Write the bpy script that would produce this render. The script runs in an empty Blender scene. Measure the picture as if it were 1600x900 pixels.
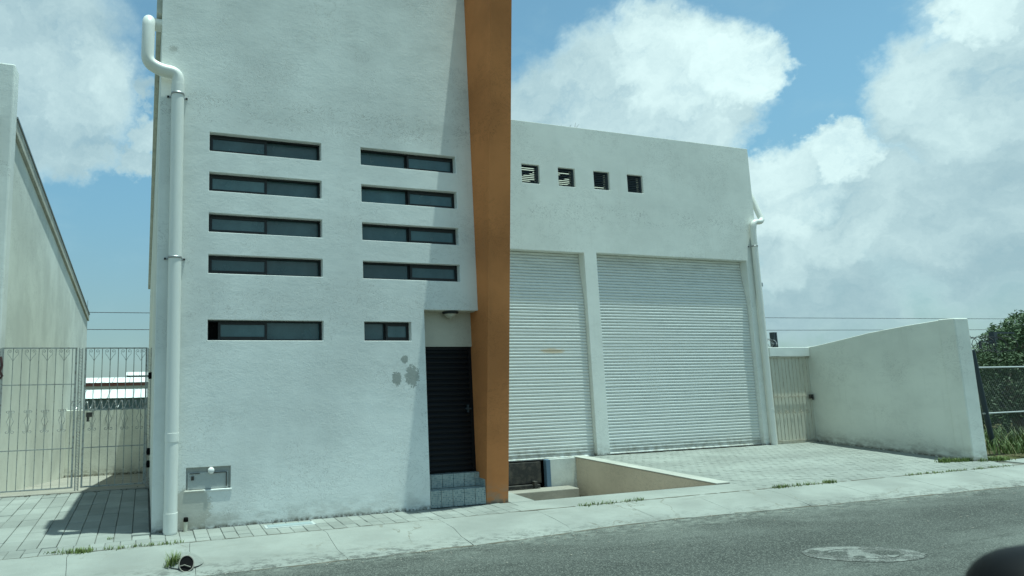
import bpy, bmesh, math, random
from mathutils import Vector, Matrix, Euler
random.seed(7)
R = math.radians
PI = math.pi
scene = bpy.context.scene
col = scene.collection

# ---------------------------------------------------------------- camera
cd = bpy.data.cameras.new("camera"); cam = bpy.data.objects.new("camera", cd); col.objects.link(cam)
YAW, PITCH, ROLL = .2962, .1227, -.0140
fw = Vector((math.sin(YAW)*math.cos(PITCH), math.cos(YAW)*math.cos(PITCH), math.sin(PITCH)))
rt = Vector((math.cos(YAW), -math.sin(YAW), 0)); up = rt.cross(fw)
r2 = rt*math.cos(ROLL)+up*math.sin(ROLL); u2 = -rt*math.sin(ROLL)+up*math.cos(ROLL)
M3 = Matrix((r2, u2, -fw)).transposed()
cam.matrix_world = Matrix.Translation((-.1272, -8.2686, 2.0)) @ M3.to_4x4()
cd.sensor_width = 36; cd.lens = 936.6/1600*36
cd.shift_x = 287.83/1600; cd.shift_y = 16.74/1600
cd.clip_start = .05; cd.clip_end = 4000
cd.dof.use_dof = True; cd.dof.focus_distance = 11; cd.dof.aperture_fstop = 2.6
scene.camera = cam

# ---------------------------------------------------------------- light
SUN = Vector((1.92, -1.0, 12.6)).normalized()
el = math.asin(SUN.z); az = math.atan2(SUN.x, SUN.y)
ld = bpy.data.lights.new("sun", 'SUN'); lo = bpy.data.objects.new("sun", ld); col.objects.link(lo)
ld.energy = 3.6; ld.angle = R(.5); ld.color = (.80, 1.0, .93)
lo.rotation_euler = (-SUN).to_track_quat('-Z', 'Y').to_euler()
lo.location = (5, -5, 30)
scene.view_settings.view_transform = 'Standard'; scene.view_settings.look = 'None'
scene.view_settings.exposure = .63; scene.view_settings.gamma = 1

# ---------------------------------------------------------------- node helpers
class NT:
    def __init__(s, tree): s.t = tree; s.n = tree.nodes; s.l = tree.links
    def node(s, ty, **kw):
        n = s.n.new(ty)
        for k, v in kw.items(): setattr(n, k, v)
        return n
    def put(s, sock, v):
        if v is None: return
        if isinstance(v, (int, float)):
            try: sock.default_value = v
            except TypeError: sock.default_value = (v, v, v)
        elif isinstance(v, (tuple, list, Vector)):
            v = tuple(v)
            if len(v) == 3 and sock.type == 'RGBA': v = v+(1,)
            sock.default_value = v
        else: s.l.new(v, sock)
    def math(s, op, a, b=None, c=None, clamp=False):
        n = s.node('ShaderNodeMath', operation=op, use_clamp=clamp)
        for i, v in enumerate((a, b, c)): s.put(n.inputs[i], v)
        return n.outputs[0]
    def vec(s, op, a, b=None):
        n = s.node('ShaderNodeVectorMath', operation=op)
        s.put(n.inputs[0], a); s.put(n.inputs[1], b)
        return n.outputs['Value'] if op in ('LENGTH', 'DISTANCE', 'DOT_PRODUCT') else n.outputs[0]
    def noise(s, v, scale, detail=4, rough=.55, dist=0., out=0):
        n = s.node('ShaderNodeTexNoise'); s.put(n.inputs['Vector'], v)
        n.inputs['Scale'].default_value = scale; n.inputs['Detail'].default_value = detail
        n.inputs['Roughness'].default_value = rough; n.inputs['Distortion'].default_value = dist
        return n.outputs[out]
    def voro(s, v, scale, feature='F1', out='Distance'):
        n = s.node('ShaderNodeTexVoronoi', feature=feature); s.put(n.inputs['Vector'], v); n.inputs['Scale'].default_value = scale
        return n.outputs[out]
    def ss(s, v, a, b, lo=0., hi=1.):
        n = s.node('ShaderNodeMapRange', interpolation_type='SMOOTHSTEP')
        s.put(n.inputs[0], v); n.inputs[1].default_value = a; n.inputs[2].default_value = b
        n.inputs[3].default_value = lo; n.inputs[4].default_value = hi
        return n.outputs[0]
    def mix(s, f, a, b, mode='MIX'):
        n = s.node('ShaderNodeMix', data_type='RGBA', blend_type=mode)
        s.put(n.inputs[0], f); s.put(n.inputs[6], a); s.put(n.inputs[7], b)
        return n.outputs[2]
    def scale(s, v, xyz):
        n = s.node('ShaderNodeMapping'); s.put(n.inputs[0], v); n.inputs['Scale'].default_value = xyz
        return n.outputs[0]
    def sep(s, v):
        n = s.node('ShaderNodeSeparateXYZ'); s.put(n.inputs[0], v); return n.outputs
    def bump(s, h, strength=1., dist=.01, nrm=None):
        n = s.node('ShaderNodeBump'); s.put(n.inputs['Height'], h)
        n.inputs['Strength'].default_value = strength; n.inputs['Distance'].default_value = dist
        if nrm is not None: s.l.new(nrm, n.inputs['Normal'])
        return n.outputs[0]
    def pos(s): return s.node('ShaderNodeNewGeometry').outputs['Position']
    def rnd(s): return s.node('ShaderNodeObjectInfo').outputs['Random']

def mat(name, color=(.5, .5, .5), rough=.7, metal=0., spec=.5, fn=None):
    m = bpy.data.materials.new(name); m.use_nodes = True
    t = NT(m.node_tree); b = m.node_tree.nodes['Principled BSDF']
    b.inputs['Base Color'].default_value = tuple(color)+(1,); b.inputs['Roughness'].default_value = rough
    b.inputs['Metallic'].default_value = metal; b.inputs['Specular IOR Level'].default_value = spec
    if fn: fn(t, b)
    return m

# ---------------------------------------------------------------- sky: Nishita with cumulus clouds
w = bpy.data.worlds.new("World"); scene.world = w; w.use_nodes = True
t = NT(w.node_tree); bg = w.node_tree.nodes['Background']; bg.inputs['Strength'].default_value = .12
sky = t.node('ShaderNodeTexSky', sky_type='NISHITA'); sky.sun_disc = False
sky.sun_elevation = el; sky.sun_rotation = az
sky.air_density = 1.0; sky.dust_density = 1.6; sky.ozone_density = 1.0; sky.altitude = 1800
d0 = t.node('ShaderNodeTexCoord').outputs['Generated']
n1 = t.vec('SUBTRACT', t.noise(d0, 5.0, 6, .6, out=1), (.5, .5, .5))
d = t.vec('ADD', d0, t.vec('MULTIPLY', n1, (.13, .13, .13)))
n2 = t.vec('SUBTRACT', t.noise(d0, 22, 5, .62, out=1), (.5, .5, .5))
d = t.vec('ADD', d, t.vec('MULTIPLY', n2, (.06, .06, .06)))
n3 = t.vec('SUBTRACT', t.noise(d0, 75, 5, .65, out=1), (.5, .5, .5))
d = t.vec('ADD', d, t.vec('MULTIPLY', n3, (.022, .022, .022)))
sky_nodes = dict(t=t, sky=sky, bg=bg, d0=d0, d=d)
# cumulus: unit direction, angular radius, softness, brightness
CLOUDS = [
 # left bank
 (-.16,.87,.47,.13,.7,.55),(-.10,.90,.42,.09,.7,.6),(-.17,.90,.38,.10,.6,.5),(-.10,.93,.35,.06,.6,.45),(.0,.91,.43,.022,.8,.3),(.005,.93,.37,.035,.6,.5),(-.02,.94,.335,.035,.6,.4),
 # middle bank
 (.69,.60,.41,.09,.45,1.),(.735,.56,.385,.06,.35,1.1),(.63,.67,.39,.10,.6,.7),(.57,.73,.37,.09,.7,.6),(.72,.61,.33,.08,.5,.7),(.65,.68,.33,.09,.6,.5),(.60,.70,.44,.025,.8,.4),(.70,.56,.44,.03,.8,.4),
 # right bank
 (.845,.37,.385,.045,.3,1.1),(.86,.34,.38,.07,.5,.8),(.865,.40,.30,.085,.5,.75),(.90,.33,.28,.11,.6,.55),(.90,.38,.22,.10,.6,.5),(.87,.42,.26,.06,.6,.55),(.88,.42,.15,.10,1.,.35),(.93,.35,.12,.12,1.,.35),(.84,.53,.10,.08,1.2,.3),(.80,.58,.09,.06,1.2,.3),(.83,.53,.14,.07,1.1,.35),(.89,.30,.36,.13,.5,.75),
 # lower right bank
 (.825,.50,.25,.042,.35,1.1),(.80,.55,.22,.06,.5,.9),(.78,.58,.25,.03,.5,.8),(.835,.50,.19,.07,.6,.6),(.87,.45,.17,.07,.7,.5),(.80,.58,.17,.06,.7,.5),
]
def cloud_field(dv):
    dens = None; lit = None
    for (x, y, z, r, s, b) in CLOUDS:
        c = Vector((x, y, z)).normalized()
        q = t.math('DIVIDE', t.vec('DISTANCE', dv, tuple(c)), r)
        m = t.ss(q, 1.0+.32*s, 1.0-.48*s)
        dens = m if dens is None else t.math('MAXIMUM', dens, m)
        k = t.math('MULTIPLY', t.ss(q, 1.45, .65), b)
        lit = k if lit is None else t.math('MAXIMUM', lit, k)
    return dens, lit
dens, lit = cloud_field(d)
# the same weather continues all round the sky
nb = t.noise(t.scale(d0, (1, 1, 1.8)), 2.6, 7, .55)
away = t.ss(t.vec('DISTANCE', d0, (.42, .84, .32)), .62, .85)
wide = t.math('MULTIPLY', t.ss(nb, .50, .62), away)
dens = t.math('MAXIMUM', dens, wide)
lit = t.math('MAXIMUM', lit, t.math('MULTIPLY', wide, .6))
wisp = t.math('MULTIPLY', t.ss(t.noise(t.scale(d0, (1, 1, 2.0)), 6, 8, .6), .5, .85), .35)
zc = t.sep(d0)[2]
hz = t.ss(zc, .33, .0)                       # bright haze low down
hz = t.math('MULTIPLY', hz, t.math('ADD', .35, t.math('MULTIPLY', t.noise(d0, 3.2, 5, .5), .75)))
tex = t.noise(t.scale(d, (1, 1, 1.5)), 11, 8, .62)
big = t.noise(t.scale(d, (1, 1, 1.4)), 4.5, 5, .55)
cl = t.math('ADD', t.math('MULTIPLY', t.math('SUBTRACT', 1., dens), .25), t.math('ADD', t.math('MULTIPLY', lit, .40), t.math('ADD', t.math('MULTIPLY', tex, .42), t.math('MULTIPLY', big, .32))))
ccol = t.mix(t.ss(cl, .40, 1.02), (1.85, 2.8, 3.1), (5.0, 6.3, 6.1))
skyc = t.mix(1., sky.outputs[0], (.79, 1.10, .89), 'MULTIPLY')
skyc = t.mix(1., skyc, t.mix(t.ss(zc, .0, .42), (.56, .56, .60), (1., 1., 1.)), 'MULTIPLY')
base = t.mix(hz, skyc, (1.45, 2.2, 2.45))
base = t.mix(wisp, base, (2.2, 3.5, 3.9))
edge = t.math('MULTIPLY', dens, t.ss(tex, .1, .5, .55, 1.), clamp=True)
out = t.mix(t.math('MULTIPLY', edge, .90), base, ccol)
t.l.new(out, bg.inputs['Color'])

# ---------------------------------------------------------------- mesh helpers
class MB:
    def __init__(s): s.v = []; s.f = []; s.smooth = []
    def add(s, vs, fs, sm=False):
        o = len(s.v); s.v += [tuple(v) for v in vs]
        s.f += [tuple(i+o for i in f) for f in fs]; s.smooth += [sm]*len(fs)
        return s
    def box(s, x0, y0, z0, x1, y1, z1):
        return s.add([(x0,y0,z0),(x1,y0,z0),(x1,y1,z0),(x0,y1,z0),(x0,y0,z1),(x1,y0,z1),(x1,y1,z1),(x0,y1,z1)],
                     [(0,3,2,1),(4,5,6,7),(0,1,5,4),(1,2,6,5),(2,3,7,6),(3,0,4,7)])
    def prism(s, poly, axis, a, b):
        """extrude a polygon given in the two other axes along axis"""
        def P(u, v, w):
            return {0: (w, u, v), 1: (u, w, v), 2: (u, v, w)}[axis]
        n = len(poly)
        vs = [P(u, v, a) for u, v in poly]+[P(u, v, b) for u, v in poly]
        fs = [tuple(range(n)), tuple(range(2*n-1, n-1, -1))]+[(i, i+n, (i+1) % n+n, (i+1) % n) for i in range(n)]
        return s.add(vs, fs)
    def tube(s, pts, r, n=8, cap=True):
        pts = [Vector(p) for p in pts]; rings = []
        if n > 4 and cap and not isinstance(r, (list, tuple)):
            for _ in range(2):
                a0 = (pts[1]-pts[0]).normalized()*min(.004, (pts[1]-pts[0]).length*.4); a1 = (pts[-2]-pts[-1]).normalized()*min(.004, (pts[-2]-pts[-1]).length*.4)
                pts = [pts[0], pts[0]+a0]+pts[1:-1]+[pts[-1]+a1, pts[-1]]
                break
        rr = r if isinstance(r, (list, tuple)) else [r]*len(pts)
        t0 = (pts[1]-pts[0]).normalized()
        a = t0.orthogonal().normalized()
        vs = []
        for i, p in enumerate(pts):
            tt = (pts[min(i+1, len(pts)-1)]-pts[max(i-1, 0)])
            tt = tt.normalized() if tt.length > 1e-9 else t0
            a = (a-tt*a.dot(tt)); a = a.normalized() if a.length > 1e-6 else tt.orthogonal().normalized()
            b = tt.cross(a)
            for k in range(n):
                th = 2*PI*k/n; vs.append(p+(a*math.cos(th)+b*math.sin(th))*rr[i])
        fs = []
        for i in range(len(pts)-1):
            for k in range(n): fs.append((i*n+k, i*n+(k+1) % n, (i+1)*n+(k+1) % n, (i+1)*n+k))
        s.add(vs, fs, n > 4)
        if cap:
            o = len(s.v)-len(vs)
            s.f += [tuple(o+k for k in range(n-1, -1, -1)), tuple(o+(len(pts)-1)*n+k for k in range(n))]; s.smooth += [False, False]
        return s
    def lathe(s, prof, c, n=24, axis=2, arc=2*PI):
        vs = []; fs = []
        full = abs(arc-2*PI) < 1e-6; m = n if full else n+1
        for (r, h) in prof:
            for k in range(m):
                th = arc*k/n; x, y = r*math.cos(th), r*math.sin(th)
                vs.append({2: (c[0]+x, c[1]+y, c[2]+h), 1: (c[0]+x, c[1]+h, c[2]+y), 0: (c[0]+h, c[1]+x, c[2]+y)}[axis])
        for i in range(len(prof)-1):
            for k in range(n):
                k2 = (k+1) % m
                fs.append((i*m+k, i*m+k2, (i+1)*m+k2, (i+1)*m+k))
        return s.add(vs, fs, True)
    def build(s, name, m, parent=None, bevel=0., seg=2, recalc=True, kind=None, label=None, at=None):
        me = bpy.data.meshes.new(name)
        off = Vector(at) if at else (world_loc(parent) if parent else Vector((0, 0, 0)))
        me.from_pydata([tuple(Vector(v)-off) for v in s.v], [], s.f)
        me.polygons.foreach_set('use_smooth', s.smooth)
        me.materials.append(m)
        if recalc:
            bm = bmesh.new(); bm.from_mesh(me); bmesh.ops.remove_doubles(bm, verts=bm.verts, dist=1e-5)
            bmesh.ops.recalc_face_normals(bm, faces=bm.faces); bm.to_mesh(me); bm.free()
        me.update()
        o = bpy.data.objects.new(name, me); col.objects.link(o)
        if parent:
            o.parent = parent
            if at: o.location = off-world_loc(parent)
        elif at: o.location = off
        if bevel > 0:
            b = o.modifiers.new('bevel', 'BEVEL'); b.width = bevel; b.segments = seg; b.limit_method = 'ANGLE'; b.angle_limit = R(35)
            b.use_clamp_overlap = True
        if kind: o['kind'] = kind
        if label: o['label'] = label
        return o
def world_loc(o):
    v = Vector((0, 0, 0))
    while o: v += o.location; o = o.parent
    return v
def tag(o, label, cat, group=None):
    o['label'] = label; o['category'] = cat
    if group: o['group'] = group
    return o
def thing(name, loc, label, cat, group=None):
    o = bpy.data.objects.new(name, None); col.objects.link(o); o.location = loc; o.empty_display_size = .2
    return tag(o, label, cat, group)
def link_copy(o, loc, parent=None, rot=None, label=None):
    c = o.copy(); col.objects.link(c); c.location = loc
    if parent: c.parent = parent
    if rot is not None: c.rotation_euler = rot
    if label: c['label'] = label
    return c
def wall_grid(mb, u0, u1, v0, v1, holes, P, depth):
    """wall with rectangular through openings. P(u,v,w): w=0 front, w=depth back; holes (u0,u1,v0,v1)"""
    us = sorted({u0, u1, *[h[0] for h in holes], *[h[1] for h in holes]})
    vs = sorted({v0, v1, *[h[2] for h in holes], *[h[3] for h in holes]})
    us = [u for u in us if u0 <= u <= u1]; vs = [v for v in vs if v0 <= v <= v1]
    def inh(a, b): return any(h[0] < a < h[1] and h[2] < b < h[3] for h in holes)
    solid = {}
    for i in range(len(us)-1):
        for j in range(len(vs)-1):
            solid[i, j] = not inh((us[i]+us[i+1])/2, (vs[j]+vs[j+1])/2)
    for (i, j), s in solid.items():
        if not s: continue
        a, b, c, e = us[i], us[i+1], vs[j], vs[j+1]
        for wd in (0, depth): mb.add([P(a,c,wd),P(b,c,wd),P(b,e,wd),P(a,e,wd)], [(0,1,2,3)])
        for (di, dj, q) in ((-1,0,((a,c),(a,e))),(1,0,((b,c),(b,e))),(0,-1,((a,c),(b,c))),(0,1,((a,e),(b,e)))):
            if not solid.get((i+di, j+dj), False):
                (p, q1), (p2, q2) = q
                mb.add([P(p,q1,0),P(p2,q2,0),P(p2,q2,depth),P(p,q1,depth)], [(0,1,2,3)])
    return mb

# ---------------------------------------------------------------- materials
def plaster(base, patches=(), rough_bump=1., dirt=.5, dirt_z=.0, tint=(.50,.52,.48), blotch=.12):
    def fn(t, b):
        p = t.pos(); x, y, z = t.sep(p)[:3]
        big = t.noise(p, .55, 5, .6); mid = t.noise(t.scale(p, (1, 1, 1.8)), 3.2, 6, .62)
        c = t.mix(t.ss(big, .34, .66), tuple(k*(1-blotch*1.4) for k in base), tuple(base))
        c = t.mix(t.ss(mid, .45, .80, 0, .22), c, tuple(k*.72 for k in base))
        # vertical rain streaks
        st = t.noise(t.scale(p, (7, 7, .35)), 1.6, 5, .6)
        c = t.mix(t.ss(st, .55, .8, 0, .16), c, tint)
        # dirt splash along the foot of the wall
        foot = t.math('MULTIPLY', t.ss(t.math('SUBTRACT', z, dirt_z), .38, -.02), t.ss(t.noise(t.scale(p, (1, 1, 2)), 4.5, 6, .65), .36, .66))
        c = t.mix(t.math('MULTIPLY', foot, dirt), c, (.27, .25, .20))
        w1 = t.noise(t.scale(p, (1, 1, 1.7)), 13, 8, .68, 1.2)
        w2 = t.math('MULTIPLY', t.noise(t.scale(p, (1, 1, 1.3)), 75, 4, .65), .09)
        w3 = t.math('MULTIPLY', t.noise(t.scale(p, (.7, .7, 1.2)), 2.6, 4, .55), 1.3)
        h = t.math('ADD', t.math('ADD', t.math('MULTIPLY', w1, t.ss(t.noise(p, 1.3, 3), .3, .7, .35, 1.1)), w2), w3)
        # hairline plaster cracks and trowel marks with grime in them
        sc_ = t.noise(t.scale(p, (1, 1, 1.5)), 3.0, 6, .7, 2.2)
        ln_ = t.math('ABSOLUTE', t.math('SUBTRACT', sc_, .5))
        reg = t.math('MULTIPLY', t.ss(t.math('ABSOLUTE', t.math('SUBTRACT', z, 5.78)), .34, .12), t.ss(t.noise(p, 2.4, 3), .40, .52))
        cr = t.math('MULTIPLY', t.ss(ln_, .013, .0), t.math('MAXIMUM', t.math('MULTIPLY', t.ss(t.noise(p, .9, 4), .46, .60), .6), reg))
        c = t.mix(t.math('MULTIPLY', cr, .85), c, tuple(k*.33 for k in base))
        h = t.math('SUBTRACT', h, t.math('MULTIPLY', cr, .35))
        c = t.mix(t.math('MULTIPLY', t.ss(t.math('SUBTRACT', z, dirt_z), .07, .0), t.ss(t.noise(p, 14, 5, .7), .35, .6)), c, (.16, .15, .12))
        for (cx, cz, rx, rz, dark, thr, colr) in patches:
            q = t.math('SQRT', t.math('ADD', t.math('POWER', t.math('DIVIDE', t.math('SUBTRACT', x, cx), rx), 2.), t.math('POWER', t.math('DIVIDE', t.math('SUBTRACT', z, cz), rz), 2.)))
            q = t.math('ADD', q, t.math('MULTIPLY', t.math('SUBTRACT', t.math('ADD', t.math('MULTIPLY', t.noise(p, 16, 6, .75), .6), t.math('MULTIPLY', t.noise(p, 48, 4, .7), .4)), .5), thr*1.35))
            m = t.math('MULTIPLY', t.ss(q, 1.05, .85 if dark > .5 else .2), dark)
            c = t.mix(m, c, colr)
        t.l.new(c, b.inputs['Base Color'])
        t.l.new(t.bump(h, .54, .0085*rough_bump), b.inputs['Normal'])
    return fn
WHITE = (.85, .865, .82)
CREAM = (.70, .66, .55)
m_facade = mat('facade_plaster', rough=.9, spec=.2, fn=plaster(WHITE, patches=[
    (3.579, 2.18, .062, .062, .75, 1.4, (.24, .26, .23)), (3.45, 1.90, .085, .10, .75, 2.4, (.24, .26, .23)), (3.70, 1.93, .115, .16, .75, 3.2, (.24, .26, .23)),
    (.16, 6.58, .085, .085, .42, 2.4, (.26, .25, .20)), (.50, .28, .26, .30, .55, 1.2, (.36, .33, .25)), (.75, .10, .5, .12, .4, 1.2, (.34, .32, .26)),
    (1.9, 5.75, .85, .22, .22, 2.2, (.52, .54, .50)), (4.0, 5.85, .85, .16, .22, 2.2, (.52, .54, .50))], rough_bump=.75, dirt=.45))
def cracks(t, c, p, sc=.9, wid=.012, amt=.6, colr=(.2, .2, .17)):
    e = t.voro(t.vec('ADD', p, t.vec('MULTIPLY', t.noise(p, 3, 4, .6, out=1), (.5, .5, .5))), sc, 'DISTANCE_TO_EDGE')
    m = t.math('MULTIPLY', t.ss(e, wid, wid*.3), t.ss(t.noise(p, .9, 3), .5, .6))
    return t.mix(t.math('MULTIPLY', m, amt), c, colr)
m_block = mat('warehouse_plaster', rough=.9, spec=.2, fn=plaster((.83, .845, .785), rough_bump=.5, dirt=.5, tint=(.52, .51, .45), blotch=.08))
m_cream = mat('cream_plaster', rough=.92, spec=.15, fn=plaster((.81, .82, .74), rough_bump=.35, dirt=.75, tint=(.42, .40, .32), blotch=.14))
m_cream_low = mat('cream_plaster_passage', rough=.92, spec=.15, fn=plaster((.81, .82, .74), rough_bump=.3, dirt=.8, dirt_z=-1.3, tint=(.42, .40, .32), blotch=.14))
m_lotwall = mat('boundary_plaster', rough=.92, spec=.15, fn=plaster((.80, .82, .74), rough_bump=.6, dirt=.7, tint=(.42, .41, .35), blotch=.10))
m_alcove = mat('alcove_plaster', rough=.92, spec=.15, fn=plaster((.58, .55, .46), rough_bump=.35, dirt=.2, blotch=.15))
m_pit = mat('pit_wall_plaster', rough=.92, spec=.15, fn=plaster((.64, .55, .44), rough_bump=.4, dirt=.6, dirt_z=-.85, tint=(.34, .29, .22), blotch=.18))
m_fin = mat('orange_plaster', rough=.88, spec=.2, fn=plaster((.66, .25, .088), rough_bump=.8, dirt=.75, tint=(.38, .19, .11), blotch=.2))

def concrete(base, stain=(.25, .25, .22), amt=.5, crack=.5, sc=1., bmp=.6, rnd=0., road=0.):
    def fn(t, b):
        p = t.pos()
        c = t.mix(t.ss(t.noise(t.scale(p, (.6, 1, 1)), 1.3*sc, 6, .6), .32, .72), tuple(k*.80 for k in base), tuple(min(1, k*1.06) for k in base))
        c = t.mix(t.ss(t.noise(p, 7*sc, 6, .7), .52, .78, 0, amt), c, stain)
        c = t.mix(t.ss(t.noise(p, 70, 3, .7), .60, .75, 0, .45), c, tuple(k*.5 for k in base))
        if crack: c = cracks(t, c, p, .8, .011, crack)
        if road:
            yy = t.sep(p)[1]
            c = t.mix(t.math('MULTIPLY', t.ss(yy, -1.05, -1.5), t.ss(t.noise(t.scale(p, (.45, 1, 1)), 14, 6, .78), .46, .62)), c, (.10, .105, .095))
            c = t.mix(t.ss(t.noise(t.scale(p, (.3, 1.5, 1)), 3.5, 5, .65), .54, .74, 0, .4), c, (.19, .19, .165))
        if rnd: c = t.mix(1., c, t.mix(t.rnd(), (1-rnd,)*3, (1+rnd*.3,)*3), 'MULTIPLY')
        t.l.new(c, b.inputs['Base Color'])
        h = t.math('ADD', t.noise(p, 14, 6, .65), t.math('MULTIPLY', t.noise(p, 90, 3, .6), .35))
        t.l.new(t.bump(h, bmp, .008), b.inputs['Normal'])
    return fn
m_kerb = mat('pale_kerb_concrete', rough=.9, spec=.2, fn=concrete((.285, .30, .272), amt=.45, crack=1., road=1.))
m_walk = mat('sidewalk_concrete', rough=.9, spec=.2, fn=concrete((.285, .30, .272), amt=.3, crack=.3))
m_paver = mat('paver_concrete', rough=.92, spec=.2, fn=concrete((.285, .30, .272), amt=.35, crack=0, rnd=.16))
m_joint = mat('joint_sand', rough=1, spec=.1, fn=concrete((.17, .17, .145), amt=.6, crack=0))
m_coping = mat('white_coping', rough=.85, spec=.2, fn=concrete((.44, .44, .39), amt=.3, crack=0))
m_oldconc = mat('old_concrete', rough=.95, spec=.15, fn=concrete((.32, .30, .255), amt=.7, crack=.4))
m_dirt = mat('dark_dirt', rough=1, spec=.1, fn=concrete((.13, .12, .095), amt=.7, crack=0))

def asphalt(t, b):
    p = t.pos()
    c = t.mix(t.ss(t.noise(t.scale(p, (.35, 1, 1)), 1.1, 6, .6, .4), .30, .72), (.046, .051, .046), (.122, .134, .120))
    # oily darker lane running with the street and paler worn strip at the kerb
    yy = t.sep(p)[1]; wob = t.math('ADD', yy, t.math('MULTIPLY', t.noise(t.scale(p, (.5, 1, 1)), .8, 4), 1.5))
    lane = t.math('MULTIPLY', t.ss(wob, -2.9, -2.2), t.ss(wob, -1.1, -1.7))
    c = t.mix(t.math('MULTIPLY', lane, .7), c, (.046, .052, .047))
    c = t.mix(t.ss(t.noise(t.scale(p, (.25, 1.4, 1)), 2.2, 5, .65), .50, .68, 0, .75), c, (.042, .048, .043))
    v = t.voro(p, 95, out='Color'); g = t.sep(v)[0]
    c = t.mix(t.ss(g, .62, .98, 0, .65), c, (.19, .20, .175))
    c = t.mix(t.ss(g, .30, .05, 0, .55), c, (.03, .03, .027))
    c = t.mix(t.ss(t.noise(p, 260, 2, .7), .55, .75, 0, .4), c, (.20, .21, .19))
    c = t.mix(t.math('MULTIPLY', t.ss(yy, -1.85, -1.40), t.ss(t.noise(t.scale(p, (.5, 1, 1)), 11, 6, .75), .42, .66)), c, (.20, .215, .19))
    t.l.new(c, b.inputs['Base Color'])
    h = t.math('ADD', t.voro(p, 95), t.math('MULTIPLY', t.noise(p, 30, 5, .7), .8))
    t.l.new(t.bump(h, .8, .006), b.inputs['Normal'])
m_asphalt = mat('asphalt', rough=.92, spec=.25, fn=asphalt)

def pvc_fn(t, b):
    p = t.pos()
    c = t.mix(t.ss(t.noise(t.scale(p, (1, 1, .25)), 6, 6, .65), .5, .8, 0, .4), (.80, .80, .74), (.60, .58, .48))
    c = t.mix(t.ss(t.noise(p, 26, 4, .7), .66, .78, 0, .5), c, (.38, .36, .30))
    t.l.new(c, b.inputs['Base Color'])
m_pvc = mat('white_pvc', rough=.38, spec=.5, fn=pvc_fn)
m_steel = mat('galvanised_steel', (.35, .36, .36), .45, .8)
m_seam = mat('seam_grey', (.30, .31, .30), .8)
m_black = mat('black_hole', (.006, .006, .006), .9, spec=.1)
m_frame = mat('dark_aluminium', (.010, .013, .014), .5, .1)
def glass_fn(t, b):
    p = t.pos()
    c = t.mix(t.ss(t.noise(t.scale(p, (1.6, 1, 1)), 1.3, 5, .6), .3, .75), (.050, .104, .116), (.080, .152, .168))
    c = t.mix(t.ss(t.noise(t.scale(p, (14, 14, .5)), 2, 4, .7), .66, .8, 0, .35), c, (.10, .16, .17))
    c = t.mix(1., c, t.mix(t.rnd(), (.62, .62, .62), (1.25, 1.25, 1.25)), 'MULTIPLY')
    t.l.new(c, b.inputs['Base Color'])
    t.l.new(t.ss(t.noise(p, 5, 4), .3, .8, .12, .32), b.inputs['Roughness'])
m_glass = mat('dusty_tinted_glass', rough=.15, spec=.5, fn=glass_fn)
def slat_fn(t, b):
    p = t.pos()
    c = t.mix(t.ss(t.noise(t.scale(p, (.5, 1, 3)), 3, 6, .65), .42, .8, 0, .5), (.74, .76, .72), (.56, .58, .55))
    c = t.mix(t.ss(t.noise(t.scale(p, (.25, 1, 6)), 9, 5, .7), .60, .8, 0, .4), c, (.40, .40, .35))
    x, y, z = t.sep(p)[:3]
    q = t.math('ADD', t.math('POWER', t.math('DIVIDE', t.math('SUBTRACT', x, 9.0), .42), 2.), t.math('POWER', t.math('DIVIDE', t.math('SUBTRACT', z, 2.43), .07), 2.))
    q = t.math('ADD', q, t.math('MULTIPLY', t.math('SUBTRACT', t.noise(t.scale(p, (1, 1, 4)), 7, 4, .6), .5), 1.8))
    c = t.mix(t.ss(q, 1., .3, 0, .6), c, (.62, .42, .20))
    # dust and grease of the drum near the lintel, splash near the ground
    c = t.mix(t.math('MULTIPLY', t.ss(z, 3.9, 4.75), t.math('MULTIPLY', t.ss(t.noise(t.scale(p, (.35, 1, 3)), 6, 5), .3, .75), .5)), c, (.36, .36, .31))
    c = t.mix(t.math('MULTIPLY', t.ss(z, .35, -.0), t.ss(t.noise(p, 6, 5), .3, .7)), c, (.42, .41, .35))
    t.l.new(c, b.inputs['Base Color'])
    t.l.new(t.bump(t.noise(t.scale(p, (.6, 1, 1)), 4, 3), .4, .02), b.inputs['Normal'])
m_slat = mat('white_slat_paint', rough=.26, spec=1., fn=slat_fn)
m_door = mat('black_door_paint', (.0035, .0045, .006), .5, spec=.25)
m_blueblack = mat('blue_black_steel', (.035, .05, .06), .5, .3)
m_bluepost = mat('blue_steel_paint', (.10, .17, .24), .55)
m_darksteel = mat('dark_rusty_steel', rough=.7, metal=.2, fn=lambda t, b: t.l.new(t.mix(t.ss(t.noise(t.pos(), 6, 6, .7), .4, .7), (.028, .028, .026), (.085, .075, .06)), b.inputs['Base Color']))
def gate_fn(t, b):
    p = t.pos()
    t.l.new(t.mix(t.ss(t.noise(p, 20, 4, .7), .45, .7), (.34, .36, .34), (.17, .15, .12)), b.inputs['Base Color'])
m_gate = mat('weathered_gate_paint', rough=.6, fn=gate_fn)
m_gatecream = mat('cream_gate_paint', rough=.6, fn=lambda t, b: t.l.new(t.mix(t.ss(t.noise(t.pos(), 8, 5, .7), .4, .75), (.60, .56, .46), (.33, .27, .19)), b.inputs['Base Color']))
m_sheet = mat('cream_gate_sheet', rough=.75, fn=lambda t, b: t.l.new(t.mix(t.ss(t.noise(t.scale(t.pos(), (6, 6, .6)), 2, 6, .7), .45, .8, 0, .8), (.62, .60, .50), (.44, .39, .30)), b.inputs['Base Color']))
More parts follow.
